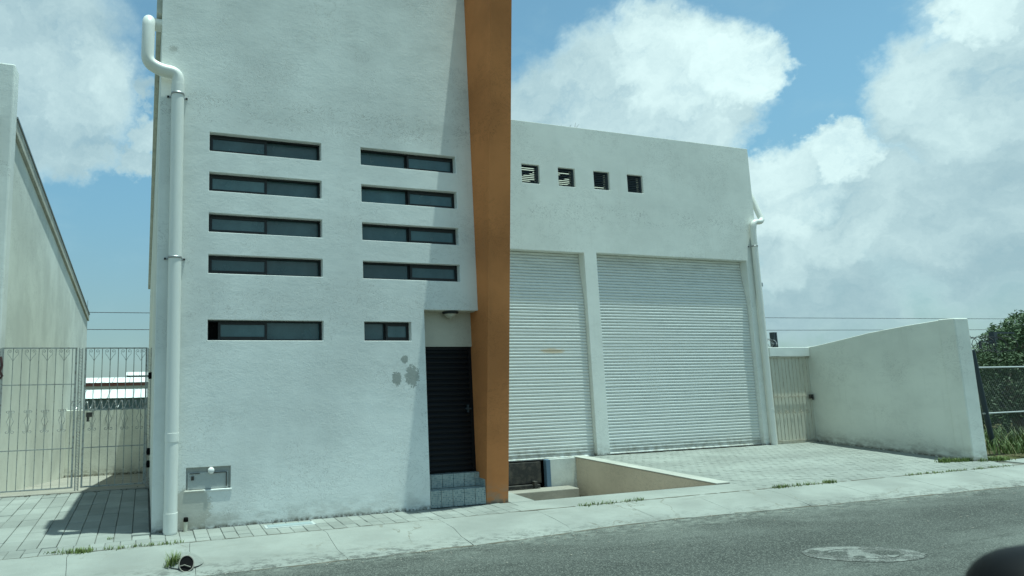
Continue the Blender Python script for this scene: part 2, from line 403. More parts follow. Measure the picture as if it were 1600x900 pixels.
def tile_fn(t, b):
    p = t.pos(); x, y, z = t.sep(p)[:3]
    g = lambda c: t.math('LESS_THAN', t.math('FRACT', t.math('DIVIDE', c, .0255)), .17)
    gr = t.math('MAXIMUM', g(t.math('ADD', x, y)), g(z))
    cell = t.node('ShaderNodeTexWhiteNoise', noise_dimensions='3D')
    t.put(cell.inputs[0], t.vec('FLOOR', t.vec('DIVIDE', t.vec('ADD', p, (0, .003, 0)), (.0255,)*3)))
    c = t.mix(cell.outputs[0], (.12, .19, .21), (.30, .37, .37))
    c = t.mix(gr, c, (.40, .42, .38))
    t.l.new(c, b.inputs['Base Color'])
m_tile = mat('speckled_mosaic_tile', rough=.35, fn=tile_fn)
m_lampglass = mat('frosted_lamp_glass', (.42, .40, .33), .35)
m_carblack = mat('black_car_paint', (.003, .003, .0035), .55, spec=.15)
m_mirror = mat('mirror_silver', (.6, .6, .6), .03, 1.)
m_whiteroof = mat('white_metal_roof', rough=.5, fn=lambda t, b: t.l.new(t.mix(t.ss(t.noise(t.scale(t.pos(), (3, .3, 1)), 1, 5), .4, .7), (.80, .80, .76), (.62, .62, .58)), b.inputs['Base Color']))
m_teal = mat('grey_green_cladding', (.12, .17, .165), .7)
m_beigewall = mat('far_beige_wall', (.50, .47, .38), .9)
m_redwall = mat('far_red_trim', (.24, .10, .08), .9)
m_wire = mat('cable_black', (.03, .03, .035), .7)
m_bark = mat('grey_bark', rough=.95, fn=lambda t, b: t.l.new(t.mix(t.noise(t.scale(t.pos(), (8, 8, 1.5)), 3, 5, .7), (.07, .055, .04), (.20, .17, .13)), b.inputs['Base Color']))
def leafmat(name, a, bb, tr=.3):
    def fn(t, b):
        r = t.noise(t.pos(), 3.5, 3, .6); wn = t.node('ShaderNodeTexWhiteNoise', noise_dimensions='3D')
        t.put(wn.inputs[0], t.vec('FLOOR', t.vec('MULTIPLY', t.pos(), (14, 14, 14))))
        t.l.new(t.mix(t.math('MULTIPLY_ADD', wn.outputs[0], .6, t.math('MULTIPLY', t.ss(r, .35, .65), .4)), a, bb), b.inputs['Base Color'])
        b.inputs['Transmission Weight'].default_value = 0
    return mat(name, rough=.6, spec=.3, fn=fn)
m_leaf = leafmat('olive_leaf', (.055, .10, .045), (.16, .22, .11))
m_leafdark = leafmat('dark_leaf', (.035, .065, .03), (.10, .145, .065))
m_grass = leafmat('grass_blade', (.07, .12, .03), (.19, .24, .07))
m_lotgrass = leafmat('lot_grass_blade', (.045, .08, .022), (.12, .17, .05))
m_drygrass = leafmat('dry_grass_blade', (.20, .19, .09), (.34, .30, .15))
def earth_fn(t, b):
    p = t.pos()
    c = t.mix(t.ss(t.noise(p, 1.4, 6, .65), .35, .65), (.07, .075, .03), (.14, .12, .075))
    t.l.new(c, b.inputs['Base Color'])
    t.l.new(t.bump(t.noise(p, 12, 6, .7), .8, .05), b.inputs['Normal'])
m_earth = mat('earth_ground', rough=1, spec=.1, fn=earth_fn)
def transl(t, b):
    n = t.node('ShaderNodeBsdfTranslucent'); n.inputs[0].default_value = (.42, .42, .34, 1)
    o = [k for k in t.n if k.type == 'OUTPUT_MATERIAL'][0]; t.l.new(n.outputs[0], o.inputs[0])
m_translucent = mat('translucent_roof_sheet', fn=transl)

# ================================================================ SETTING
def sheet(name, x0, y0, x1, y1, z, m, kind='structure', cells=None):
    mb = MB()
    for (a, b, c, e) in (cells or [(x0, y0, x1, y1)]): mb.add([(a,b,z),(c,b,z),(c,e,z),(a,e,z)], [(0,1,2,3)])
    return mb.build(name, m, kind=kind)
# ground to the horizon: street level in front, lower behind the plots
g = MB()
Z0, ZB = -.20, -2.4
def q(x0, y0, x1, y1, z): g.add([(x0,y0,z),(x1,y0,z),(x1,y1,z),(x0,y1,z)], [(0,1,2,3)])
q(-1500, -1500, 1500, -.06, Z0)
q(-1500, -.06, -2.75, 14.2, Z0); q(-.0, 3.9, 16.0, 14.2, Z0); q(16.0, -.06, 1500, 14.2, Z0)
q(-2.75, -.06, 5.60, 3.3, Z0); q(9.5, -.06, 16.0, 3.9, Z0)
q(-1500, 14.2, 1500, 1500, ZB)
g.add([(-1500,14.2,Z0),(1500,14.2,Z0),(1500,14.2,ZB),(-1500,14.2,ZB)], [(0,1,2,3)])
g.build('ground', m_earth, kind='structure')
# street
KE = [(-60,-1.5),(-4,-1.5),(1.08,-1.48),(2.58,-1.48),(4.32,-1.44),(6.0,-1.30),(7.2,-1.26),(8.8,-1.32),(11.4,-1.40),(14.4,-1.49),(20,-1.55),(80,-1.6)]
def kerb_y(x):
    for (a, ya), (b, yb) in zip(KE, KE[1:]):
        if a <= x <= b: return ya+(yb-ya)*(x-a)/(b-a)
    return -1.5
st = MB(); xs = [-60+i*1.0 for i in range(141)]
for a, b in zip(xs, xs[1:]):
    st.add([(a,-9.6,-.124),(b,-9.6,-.124),(b,-1.1,-.124),(a,-1.1,-.124)], [(0,1,2,3)])
st.build('road', m_asphalt, kind='structure')
far = MB(); far.box(-60, -12.0, -.3, 80, -9.6, .0); far.build('far_pavement', m_walk, kind='structure')
# rolled kerb: one cast slab between two joints, each a piece
kroot = MB()
kroot.add([(-60,-.55,-.03),(80,-.55,-.03),(80,-1.2,-.16),(-60,-1.2,-.16)], [(0,1,2,3)])
kerb = kroot.build('kerb', m_joint, kind='structure')
joints = [-14,-11,-8.2,-5.6,-3.2,-.9,.42,2.1,3.75,5.3,6.75,8.15,9.65,11.15,12.9,14.75,16.8,19,22,26,31,37,45,60]
for a, b in zip(joints, joints[1:]):
    mb = MB(); n = max(2, int((b-a)/.35)); a += .0025; b -= .0025
    rows = []
    sk = .10
    for i in range(n+1):
        x = a+(b-a)*i/n; ke = kerb_y(x)+random.uniform(-.022, .022)
        prof = [(-.605+random.uniform(-.006,.006), .0), (-.72, -.006), (-.95, -.036), (-1.2, -.080), (ke+.03, -.114), (ke, -.128)]
        rows.append([(x+sk*(yy+.6)*-.3+.02*math.sin(yy*9+x), yy, zz+random.uniform(-.0015,.0015)) for yy, zz in prof])
    m_ = len(rows[0])
    vs = [p for r_ in rows for p in r_]; fs = [(i*m_+k, (i+1)*m_+k, (i+1)*m_+k+1, i*m_+k+1) for i in range(n) for k in range(m_-1)]
    mb.add(vs, fs, True)
    lo_ = [(p[0], p[1], p[2]-.08) for r_ in (rows[0], rows[-1]) for p in r_]
    mb.add(rows[0]+lo_[:m_], [(k, k+1, k+1+m_, k+m_) for k in range(m_-1)]); mb.add(rows[-1]+lo_[m_:], [(k, k+1, k+1+m_, k+m_) for k in range(m_-1)])
    top = [r_[0] for r_ in rows]; mb.add(top+[(p[0], p[1], p[2]-.08) for p in top], [(k, k+1, k+1+len(top), k+len(top)) for k in range(len(top)-1)])
    mb.build('kerb_slab', m_kerb, kerb, recalc=False)

mb = MB(); pa = []
x = -20.
while x < 45:
    k = kerb_y(x); wv = random.uniform(.004, .022); j_ = random.uniform(-.02, .012); pa.append([(x, k+j_-wv, -.1225), (x, k+j_+.03, -.1225)]); x += random.uniform(.06, .16)
vs = [p for r_ in pa for p in r_]; mb.add(vs, [(2*i, 2*i+2, 2*i+3, 2*i+1) for i in range(len(pa)-1)]); mb.build('edge_crack', m_dirt, kerb, recalc=False)
# sidewalk bedding and plain concrete parts
walk = MB()
for (a, b, c, e) in [(-8,-.6,-2.75,3.3),(-2.75,-.6,5.24,3.3),(9.6,-.6,17.6,3.6)]:
    walk.add([(a,b,-.022),(c,b,-.022),(c,e,-.022),(a,e,-.022)], [(0,1,2,3)])
side = walk.build('sidewalk', m_joint, kind='structure')
mb = MB(); mb.box(5.24, -.586, -.15, 9.62, -.055, .0); mb.build('concrete_strip', m_walk, side, bevel=.008)
mb = MB(); mb.box(16.9, -.586, -.15, 60, -.1, .0); mb.build('concrete_strip', m_walk, side, bevel=.008)
# pavers: shared bevelled pieces
def paver_mesh(w_, l_, h_=.02, bv=.006):
    b = MB(); x, y = w_/2, l_/2
    vs = [(-x,-y,-h_),(x,-y,-h_),(x,y,-h_),(-x,y,-h_),(-x,-y,-bv),(x,-y,-bv),(x,y,-bv),(-x,y,-bv),(-x+bv,-y+bv,0),(x-bv,-y+bv,0),(x-bv,y-bv,0),(-x+bv,y-bv,0)]
    fs = [(8,9,10,11)]+[(i, (i+1)%4, (i+1)%4+4, i+4) for i in range(4)]+[(i+4, (i+1)%4+4, (i+1)%4+8, i+8) for i in range(4)]
    me = bpy.data.meshes.new('paver'); me.from_pydata(vs, [], fs); me.materials.append(m_paver); me.update(); return me
def pave(x0, x1, y0, y1, dx, dy, stagger=0., gap=.007, z=0.):
    me = paver_mesh(dx-gap, dy-gap); nx = round((x1-x0)/dx)
    for i in range(nx):
        cx = x1-(i+.5)*dx; oy = stagger if i % 2 else 0.
        y = y0+oy
        while y+dy <= y1+.001+dy*.5:
            o = bpy.data.objects.new('paver', me); col.objects.link(o); o.parent = side
            o.location = (cx+random.uniform(-.0015,.0015), y+dy/2+random.uniform(-.003,.003), z+random.uniform(-.004,.003))
            o.rotation_euler = (random.uniform(-.006,.006), random.uniform(-.008,.008), random.uniform(-.006,.006))
            y += dy
pave(-4.2, -.02, -.26, 3.2, .2125, .40, 0.)
pave(-4.2, 5.24, -.592, -.26, .175, .166, gap=.005)
pave(-.0, 5.24, -.26, -.0, .175, .2425, gap=.005)
# small blocks of the shutter forecourt: too many and too small to pick apart
b = MB(); s_ = .2; l_ = .1
y = -.580; j = 0
while y < 3.5:
    x = 9.62-(.1 if j % 2 else 0)
    while x < 17.2:
        x1_ = x+s_-.008; xl = max(x, 9.62)
        lim = 16.3+.24*(y)+.02
        if x1_ < lim+.35 and x1_-xl > .03:
            z = random.uniform(-.004, .003); z2 = random.uniform(-.004, .003); y1_ = y+l_-.008; c = .004
            b.add([(xl,y,z-.004),(x1_,y,z2-.004),(x1_,y1_,z2-.004),(xl,y1_,z-.004),(xl+c,y+c,z),(x1_-c,y+c,z2),(x1_-c,y1_-c,z2),(xl+c,y1_-c,z),(xl,y,-.02),(x1_,y,-.02),(x1_,y1_,-.02),(xl,y1_,-.02)],
                  [(4,5,6,7),(0,1,5,4),(1,2,6,5),(2,3,7,6),(3,0,4,7),(8,9,1,0),(9,10,2,1),(10,11,3,2),(11,8,0,3)])
        x += s_
    y += l_; j += 1
o = b.build('forecourt_blocks', m_paver, side, recalc=False); o['kind'] = 'stuff'
mb = MB(); x = -4.0; pa = []
while x < 17.5:
    h_ = random.uniform(.004,.016)*(1.4 if x > 5 else .6); y_ = -.597+random.uniform(-.006,.006); pa.append([(x,y_-h_,.0025),(x,y_+h_,.0025)]); x += random.uniform(.05,.14)
vs = [p for r_ in pa for p in r_]; mb.add(vs, [(2*i,2*i+2,2*i+3,2*i+1) for i in range(len(pa)-1) if random.random() < .86]); mb.build('joint_dirt', m_dirt, side, recalc=False)
# passage floor behind the left gate, falling away from the street
mb = MB(); mb.add([(-2.62,3.22,-.004),(0,3.22,-.004),(0,3.45,-.012),(-2.62,3.45,-.012)], [(0,1,2,3)])
mb.add([(-2.62,3.45,-.012),(0,3.45,-.012),(0,14.1,-1.37),(-2.62,14.1,-1.37)], [(0,1,2,3)])
mb.build('passage_floor', m_oldconc, kind='structure')

# ================================================================ MAIN BUILDING
T = thing('commercial_building', (2.5, 0, 0), 'white plastered building with slit windows, orange fin and two white roller shutters', 'building')
AL, AR, BL, BR, B5 = .6805, 2.3261, 2.9531, 4.5717, 3.7059
ROWS = [(5.136,5.412),(4.555,4.829),(3.967,4.239),(3.383,3.650),(2.457,2.741)]
H = 8.95
holes = []
for i, (b0, t0) in enumerate(ROWS):
    holes.append((AL, AR, b0, t0)); holes.append((BL, B5 if i == 4 else BR, b0, t0))
holes.append((3.93, 4.86, -1, 2.933)); holes.append((.42, 1.005, .492, .782))
mb = MB(); wall_grid(mb, 0, 4.86, -.15, H, holes, lambda u, v, w_: (u, w_, v), .24)
mb.build('office_facade', m_facade, T, bevel=.006, seg=2)
# the soffit and the back wall of the door recess
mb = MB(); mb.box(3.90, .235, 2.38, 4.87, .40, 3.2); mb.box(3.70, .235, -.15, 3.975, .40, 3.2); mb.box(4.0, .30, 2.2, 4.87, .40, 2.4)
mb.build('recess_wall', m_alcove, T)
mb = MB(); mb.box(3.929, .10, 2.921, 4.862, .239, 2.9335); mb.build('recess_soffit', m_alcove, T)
# side wall with the falling roof line
mb = MB(); mb.prism([(.24,-1.6),(.24,7.28),(14.0,5.12),(14.0,-1.6)], 0, 0.0, .20)
mb.build('side_wall', m_cream, T)
mb = MB(); mb.prism([(.05,7.12),(.05,7.36),(.3,7.36),(14.0,5.20),(14.0,5.06),(.35,7.20),(.3,7.10)], 0, -.075, .0)
mb.build('roof_flashing', mat('weathered_flashing', rough=.9, fn=concrete((.56,.56,.48), stain=(.14,.14,.12), amt=.7, crack=0, sc=2)), T, bevel=.01)
mb = MB(); mb.box(0.0, .24, 7.2, .2, .5, H); mb.box(5.04, .5, -.15, 5.24, 3.56, H); mb.box(.2, 13.8, -1.6, 15.63, 14.0, 5.1)
mb.add([(.2,.24,7.1),(5.04,.24,7.1),(5.04,14,5.0),(.2,14,5.0)], [(0,1,2,3)])
mb.build('rear_walls_and_roof', m_cream, T)
# orange fin leaning out as it rises
mb = MB(); mb.prism([(.245,-.15),(.0,-.15),(.0,.02),(-.9,H+.1),(.5,H+.1),(.5,-.15)], 0, 4.857, 5.24)
mb.build('orange_fin', m_fin, T, bevel=.008)
# windows
def window(x0, x1, z0, z1, sash_left, slide=0.):
    y = .095; f = .022
    fr = MB(); fr.box(x0, y, z0, x1, y+.09, z0+f); fr.box(x0, y, z1-f, x1, y+.09, z1); fr.box(x0, y, z0+f, x0+f, y+.09, z1-f); fr.box(x1-f, y, z0+f, x1, y+.09, z1-f)
    xm = (x0+x1)/2; fr.box(xm-.020, y+.042, z0+f, xm+.020, y+.085, z1-f)
    w_ = fr.build('window', m_frame, T, at=((x0+x1)/2, y, z0))
    # fixed pane and framed sliding sash
    a, c = (x0+f, xm) if sash_left else (xm, x1-f)
    fa, fc = (xm, x1-f) if sash_left else (x0+f, xm)
    p = MB(); p.box(fa, y+.06, z0+f, fc, y+.066, z1-f); p.build('pane', m_glass, w_)
    a += slide if sash_left else 0; s = .034
    q_ = MB(); e0, e1 = z0+f+.002, z1-f-.002
    q_.box(a, y+.006, e0, c+.018, y+.040, e0+s); q_.box(a, y+.006, e1-s, c+.018, y+.040, e1); q_.box(a, y+.006, e0+s, a+s, y+.040, e1-s); q_.box(c+.018-s, y+.006, e0+s, c+.018, y+.040, e1-s)
    q_.build('sash_frame', m_frame, w_)
    p = MB(); p.box(a+s, y+.020, e0+s, c+.018-s, y+.026, e1-s); p.build('pane', m_glass, w_)
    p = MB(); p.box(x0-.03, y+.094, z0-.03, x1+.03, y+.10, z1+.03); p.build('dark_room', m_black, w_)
for i, (b0, t0) in enumerate(ROWS):
    window(AL, AR, b0, t0, True, .13 if i == 4 else 0.); window(BL, B5 if i == 4 else BR, b0, t0, False)
# entrance door: black louvred leaf
dr = MB(); dr.box(3.976, .262, .44, 4.0, .30, 2.38); dr.box(4.80, .262, .44, 4.857, .30, 2.38); dr.box(4.0, .262, 2.33, 4.80, .30, 2.38)
dr.box(4.0, .29, .44, 4.80, .299, 2.33)
door = dr.build('entrance_door', m_door, T, at=(4.4, .26, .44))
z = .47
me = None
while z < 2.29:
    if me is None:
        s = MB(); s.prism([(.289,.47),(.261,.482),(.261,.50),(.289,.540)], 0, 4.0, 4.80); o = s.build('door_slat', m_door, door, at=(4.0,.289,.47)); me = o; base_loc = o.location.copy()
    else: link_copy(me, base_loc+Vector((0,0,z-.47)), door)
    z += .082
mb = MB(); mb.box(4.735,.235,1.35,4.765,.262,1.47); mb.box(4.70,.225,1.40,4.80,.238,1.42); mb.build('door_handle', m_blueblack, door)
# tiled steps: every tile a piece
def step(y0, z0, z1, xs_, y1):
    s = MB(); s.box(3.932, y0+.008, z0, 4.855, y1, z1-.004); st_ = s.build('entrance_step', m_joint, T, at=(4.4, y0, z0))
    for a, c in zip(xs_, xs_[1:]):
        q_ = MB(); q_.box(a+.0035, y0-.001, z0+.003, c-.0035, y0+.009, z1); q_.box(a+.0035, y0+.0095, z1-.0035, c-.0035, y1-.002, z1+.0005); q_.build('step_tile', m_tile, st_, bevel=.001, seg=1)
step(.004, .0, .245, [3.934, 4.110, 4.30, 4.49, 4.675, 4.856], .162)
step(.165, .246, .445, [3.934, 4.03, 4.22, 4.405, 4.59, 4.775, 4.856], .26)
mb = MB()
mb.box(4.848,.01,.246,4.857,.165,.36); mb.build('skirting_tile', m_tile, T)
# lamp under the soffit
L = MB(); L.lathe([(.0,.0),(.125,.0),(.13,-.012),(.115,-.03),(.10,-.035)], (4.44,.125,2.92), 24)
lamp = L.build('soffit_lamp', m_frame, T, at=(4.44,.125,2.92))
L = MB(); L.lathe([(.098,-.032),(.085,-.06),(.055,-.085),(.02,-.10),(.012,-.115),(0,-.118)], (4.44,.125,2.92), 20); L.build('lamp_bowl', m_lampglass, lamp)
# meter niche
mb = MB(); mb.box(.42,.035,.492,1.005,.06,.782); niche = mb.build('meter_niche', mat('niche_grey', rough=.9, fn=concrete((.40,.41,.38), amt=.6, crack=0)), T, at=(.7,.035,.492))
mb = MB(); mb.box(.445,.020,.500,.975,.034,.715); mb.build('niche_cover', mat('grey_cover_plate', rough=.8, fn=concrete((.46,.49,.47), amt=.3, crack=0)), niche, bevel=.004)
mb = MB(); mb.box(.47,.006,.700,.60,.019,.708); mb.box(.78,.006,.70,.95,.019,.708); mb.box(.945,.006,.52,.955,.019,.70); mb.box(.49,.002,.62,.525,.019,.67); mb.build('cover_hinge', m_darksteel, niche)
mb = MB(); mb.lathe([(0,-.035),(.025,-.033),(.040,-.018),(.044,.0),(.040,.02),(.03,.034)], (.745,-.005,.735), 18, axis=1); mb.build('round_knob', mat('white_knob', (.75,.75,.72), .4), niche)
mb = MB(); mb.box(.40,.0-.012,.472,1.02,.03,.4915); mb.build('niche_sill', m_facade, niche, bevel=.005)
# rainwater pipes
def arc_pts(pts, r, n=5):
    pts = [Vector(p) for p in pts]; out = [pts[0]]
    for i in range(1, len(pts)-1):
        a = (pts[i-1]-pts[i]); b_ = (pts[i+1]-pts[i]); rr = min(r, a.length*.48, b_.length*.48)
        p0 = pts[i]+a.normalized()*rr; p1 = pts[i]+b_.normalized()*rr
        for k in range(n+1):
            s = k/n; out.append(p0*(1-s)**2+pts[i]*2*s*(1-s)+p1*s*s)
    out.append(pts[-1]); return out
PX, PY, PR = .228, -.105, .086
mb = MB(); mb.tube(arc_pts([(.0,.16,7.00),(-.17,.14,6.99),(-.18,-.10,6.90),(-.185,-.12,6.27),(.0,-.115,6.18),(PX,PY,6.17),(PX,PY,5.8),(PX,PY,.0)], .11), PR, 20)
pipe = mb.build('downpipe', m_pvc, T, at=(PX,PY,0), label='thick white plastic downpipe at the left corner of the tower')
def collar(p, ax, z, r, h=.03, m=m_pvc, par=None, name='pipe_socket'):
    c = MB(); c.lathe([(r+.0005,-h),(r+.0045,-h+.001)], (p[0],p[1],z), 24); c.lathe([(r+.0045,-h+.001),(r+.0045,h-.001)], (p[0],p[1],z), 24); c.lathe([(r+.0045,h-.001),(r+.0005,h)], (p[0],p[1],z), 24); return c.build(name, m, par, recalc=False)
collar((PX,PY), 2, 5.93, PR, .07, par=pipe); collar((PX,PY), 2, 1.20, PR, .055, par=pipe); collar((PX,PY), 2, .14, PR, .12, par=pipe)
def clamp(px, py, z, r, par, yw):
    c = MB(); c.lathe([(r+.001,-.014),(r+.007,-.014),(r+.007,.014),(r+.001,.014)], (px,py,z), 20)
    for s in (-1, 1): c.box(px+s*(r+.005)-(.05 if s < 0 else 0), yw-.006, z-.014, px+s*(r+.005)+(.05 if s > 0 else 0), yw-.001, z+.014)
    o = c.build('pipe_clamp', m_steel, par, at=(px,py,z))
    for s in (-1, 1):
        b_ = MB(); b_.lathe([(0,-.02),(.014,-.018),(.014,-.002),(0,-.001)], (px+s*(r+.04), yw-.004, z), 8, axis=1); b_.build('bolt', m_frame, o)
clamp(PX, PY, 5.86, PR, pipe, 0); clamp(PX, PY, 3.56, PR, pipe, 0)

# ---- warehouse half, set back behind the forecourt
YR = 3.5626; RT = 7.96; LZ = 4.79
vents = [(8.3525,8.8461),(9.3811,9.8637),(10.4228,10.8957),(11.4483,11.9303)]
holes = [(5.6, 9.979, -2, LZ), (10.342, 15.19, -2, LZ+.02)]+[(a, c, 6.418, 6.880) for a, c in vents]
mb = MB(); wall_grid(mb, 5.24, 15.633, -.95, RT, holes, lambda u, v, w_: (u, YR+w_, v), .22)
mb.build('warehouse_front', m_block, T, bevel=.010)
mb = MB(); mb.box(15.433, YR+.22, -.2, 15.633, 13.8, RT-.5); mb.build('warehouse_side_wall', m_block, T)
# roof of corrugated sheet on trusses with translucent strips
rf = MB()
def roofz(y): return 7.55-.10*(y-YR)
def rq(mb, x0, y0, x1, y1): mb.add([(x0,y0,roofz(y0)),(x1,y0,roofz(y0)),(x1,y1,roofz(y1)),(x0,y1,roofz(y1))], [(0,1,2,3)])
rq(rf, 5.24, YR+.22, 15.43, 4.6); rq(rf, 5.24, 9.2, 15.43, 13.8); rq(rf, 13.0, 4.6, 15.43, 9.2); rq(rf, 10.6, 4.6, 13.0, 5.15); rq(rf, 11.8, 5.15, 13.0, 5.75)
roof = rf.build('warehouse_roof', m_darksteel, T)
rf = MB(); rq(rf, 5.24, 4.6, 10.6, 9.2); rq(rf, 10.6, 5.15, 11.8, 9.2); rq(rf, 11.8, 5.75, 13.0, 9.2)
rf.build('roof_light', m_translucent, roof)
rf = MB()
for x in (7.6, 14.2):
    rf.prism([(YR+.25,7.3),(YR+.25,7.1),(13.5,6.0),(13.5,6.2)], 0, x, x+.12)
for (xa, ya, xb, yb) in ((10.45,4.75,9.3,6.45),(11.6,4.9,10.5,6.5),(12.8,5.0,11.6,6.7),(9.2,4.7,8.0,6.4)): rf.prism([(xa,ya),(xa+.30,ya),(xb+.30,yb),(xb,yb)], 2, 7.12, 7.18)
rf.build('roof_truss', m_black, roof)
# vents with louvre blades
lv = None
for i, (a, c) in enumerate(vents):
    f = .022; y = YR+.05
    v = MB(); v.box(a, y, 6.418, c, y+.06, 6.418+f); v.box(a, y, 6.88-f, c, y+.06, 6.88); v.box(a, y, 6.418+f, a+f, y+.06, 6.88-f); v.box(c-f-.02, y, 6.418+f, c, y+.06, 6.88-f)
    vt = v.build('louvre_vent', m_blueblack, T, at=((a+c)/2, y, 6.418))
    for k in range(9):
        z = 6.445+k*.046
        if k == 0:
            s = MB(); s.add([(a+f,y+.008,z),(c-f,y+.008,z),(c-f,y+.050,z+.038),(a+f,y+.050,z+.038),(a+f,y+.008,z+.010),(c-f,y+.008,z+.010),(c-f,y+.050,z+.048),(a+f,y+.050,z+.048)],
                            [(0,3,2,1),(4,5,6,7),(0,1,5,4),(1,2,6,5),(2,3,7,6),(3,0,4,7)])
            bl = s.build('louvre_blade', m_blueblack, vt); b0_ = bl.location.copy()
        else: link_copy(bl, b0_+Vector((0,0,k*.046)), vt)
# roller shutters: every slat its own piece, the curtain drawn back towards its drum at the top
def curtain_y(z):
    s = min(1., max(0., (z-3.55)/1.0)); s = s*s*(3-2*s)
    return YR+.115+.09*s
def shutter(x0, x1, z0, zt, label):
    f = MB(); f.box(x0-.005, YR+.226, z0, x1+.01, YR+.24, zt+.2)
    sh = f.build('roller_shutter', m_darksteel, T, at=((x0+x1)/2, YR+.2, z0), label=label)
    pitch = .0738; sl = None; z = z0+.09
    prof = [(.004,.0),(-.006,.003),(-.014,.012),(-.018,.028),(-.0182,.0455),(-.0135,.0535),(-.004,.0590),(.005,.0610),(.007,.0738)]
    while z+pitch < zt+.12:
        yy = curtain_y(z)
        if sl is None:
            s = MB(); vs = []
            N = 16; bow = [random.uniform(-.0012,.0012) for _ in range(N+1)]
            for i in range(N+1):
                x = x0+.006+(x1-x0-.012)*i/N
                for (py, pz) in prof: vs.append((x, yy+py+bow[i], z+pz))
            n = len(prof)
            s.add(vs, [(i*n+k, (i+1)*n+k, (i+1)*n+k+1, i*n+k+1) for i in range(N) for k in range(n-1)], True)
            sl = s.build('shutter_slat', m_slat, sh, recalc=False, at=((x0+x1)/2, yy, z)); b_ = sl.location.copy(); y0_, z0_ = yy, z
        else:
            dy = curtain_y(z+pitch)-yy
            link_copy(sl, b_+Vector((0, yy-y0_, z-z0_)), sh, rot=(-math.atan2(dy, pitch)+random.uniform(-.015,.015), 0, random.uniform(-.0004,.0004)))
        z += pitch
    s = MB(); s.prism([(.0,z0),(-.03,z0),(-.03,z0+.02),(-.012,z0+.035),(-.012,z0+.09),(.004,z0+.09)], 0, x0+.006, x1-.006)
    for k, v in enumerate(s.v): s.v[k] = (v[0], v[1]+YR+.115, v[2])
    s.build('bottom_bar', m_slat, sh)
shutter(5.6, 9.979, -.02, LZ, 'narrower left roller shutter above the loading pit, with a rust smudge')
shutter(10.342, 15.19, .0, LZ+.02, 'wider right roller shutter standing on the paved forecourt')
# right downpipe
QX, QY, QR = 15.40, 3.472, .080
mb = MB(); mb.tube(arc_pts([(15.74,4.1,7.75),(15.79,3.66,6.49),(15.79,3.49,5.96),(15.70,3.46,5.88),(QX+.05,3.46,5.86),(QX+.015,QY,5.6),(QX,QY,.0)], .10), QR*.88, 16)
p2 = mb.build('downpipe', m_pvc, T, at=(QX,QY,0), label='thinner white plastic downpipe at the right corner beside the wide shutter')
clamp(QX+.012, QY, 5.2, QR*.88, p2, YR-.0); collar((QX,QY), 2, .9, QR*.88, .03, par=p2)
mb = MB(); mb.box(15.633,3.62,4.16,15.72,3.66,4.19); mb.box(15.69,3.60,4.14,15.74,3.68,4.24); mb.tube([(15.70,3.64,4.24),(15.74,3.64,4.30),(15.70,3.64,4.33)], .012, 5); mb.build('cable_bracket', m_steel, T)
# twigs growing on the parapet
mb = MB()
for (x, dx, h) in ((9.86,.05,.09),(9.9,-.03,.06),(10.02,.03,.16),(10.05,.10,.13),(9.6,.02,.05)):
    mb.tube([(x,3.64,RT-.01),(x+dx*.5,3.64,RT+h*.6),(x+dx,3.63,RT+h)], [.006,.004,.002], 4)
tw = mb.build('dry_twigs', m_bark); tag(tw, 'few dry twigs growing out of the warehouse parapet top', 'weed')

# ================================================================ LOADING PIT
P = thing('loading_pit', (7.5, 0, 0), 'sunken loading ramp in front of the left shutter with tan side wall', 'loading ramp')
mb = MB(); mb.prism([(-.055,-.30),(-.055,.0),(3.15,-1.0),(3.56,-1.0),(3.56,-1.2),(-.02,-1.2)], 0, 5.67, 9.32); mb.build('ramp', m_oldconc, P)
mb = MB(); mb.box(9.32,-.055,-1.2,9.60,3.56,-.004); mb.build('right_side_wall', m_pit, P)
mb = MB(); mb.box(9.312,-.05,.002,9.62,3.557,.024); mb.build('coping', m_coping, P, bevel=.006)
mb = MB(); mb.box(5.245,-.05,-1.2,5.67,3.557,.003); mb.build('left_side_wall', m_walk, P, bevel=.008)
m_dock = mat('dock_wall_plaster', rough=.92, spec=.15, fn=plaster((.70, .73, .67), rough_bump=.5, dirt=.6, dirt_z=-.75, blotch=.2))
mb = MB(); mb.box(8.615,3.50,-1.2,9.318,3.57,-.002); mb.build('dock_wall', m_dock, P)
mb = MB(); mb.box(5.68,3.10,-1.0,9.04,3.45,-.585); mb.build('bumper_beam', m_oldconc, P, bevel=.015)
D = thing('dock_leveller', (7.2, 3.56, -.6), 'dark steel dock leveller in its recess under the left shutter', 'dock leveller')
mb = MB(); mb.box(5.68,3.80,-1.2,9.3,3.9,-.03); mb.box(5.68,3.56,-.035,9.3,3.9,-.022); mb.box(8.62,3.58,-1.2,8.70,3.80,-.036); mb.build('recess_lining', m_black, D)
mb = MB(); mb.box(5.70,3.53,-.50,8.40,3.60,-.045); mb.build('hinged_plate', m_darksteel, D, bevel=.006)
mb = MB(); mb.box(5.70,3.44,-.60,8.30,3.52,-.515); mb.box(8.12,3.40,-.62,8.20,3.50,-.44); mb.build('lip', m_darksteel, D, bevel=.006)
mb = MB(); mb.box(8.50,3.47,-.98,8.61,3.57,-.004); mb.build('corner_post', m_bluepost, D, bevel=.004)
mb = MB(); mb.box(5.75,3.36,-.598,8.25,3.43,-.61+.025); mb.build('steel_edge', m_steel, D)

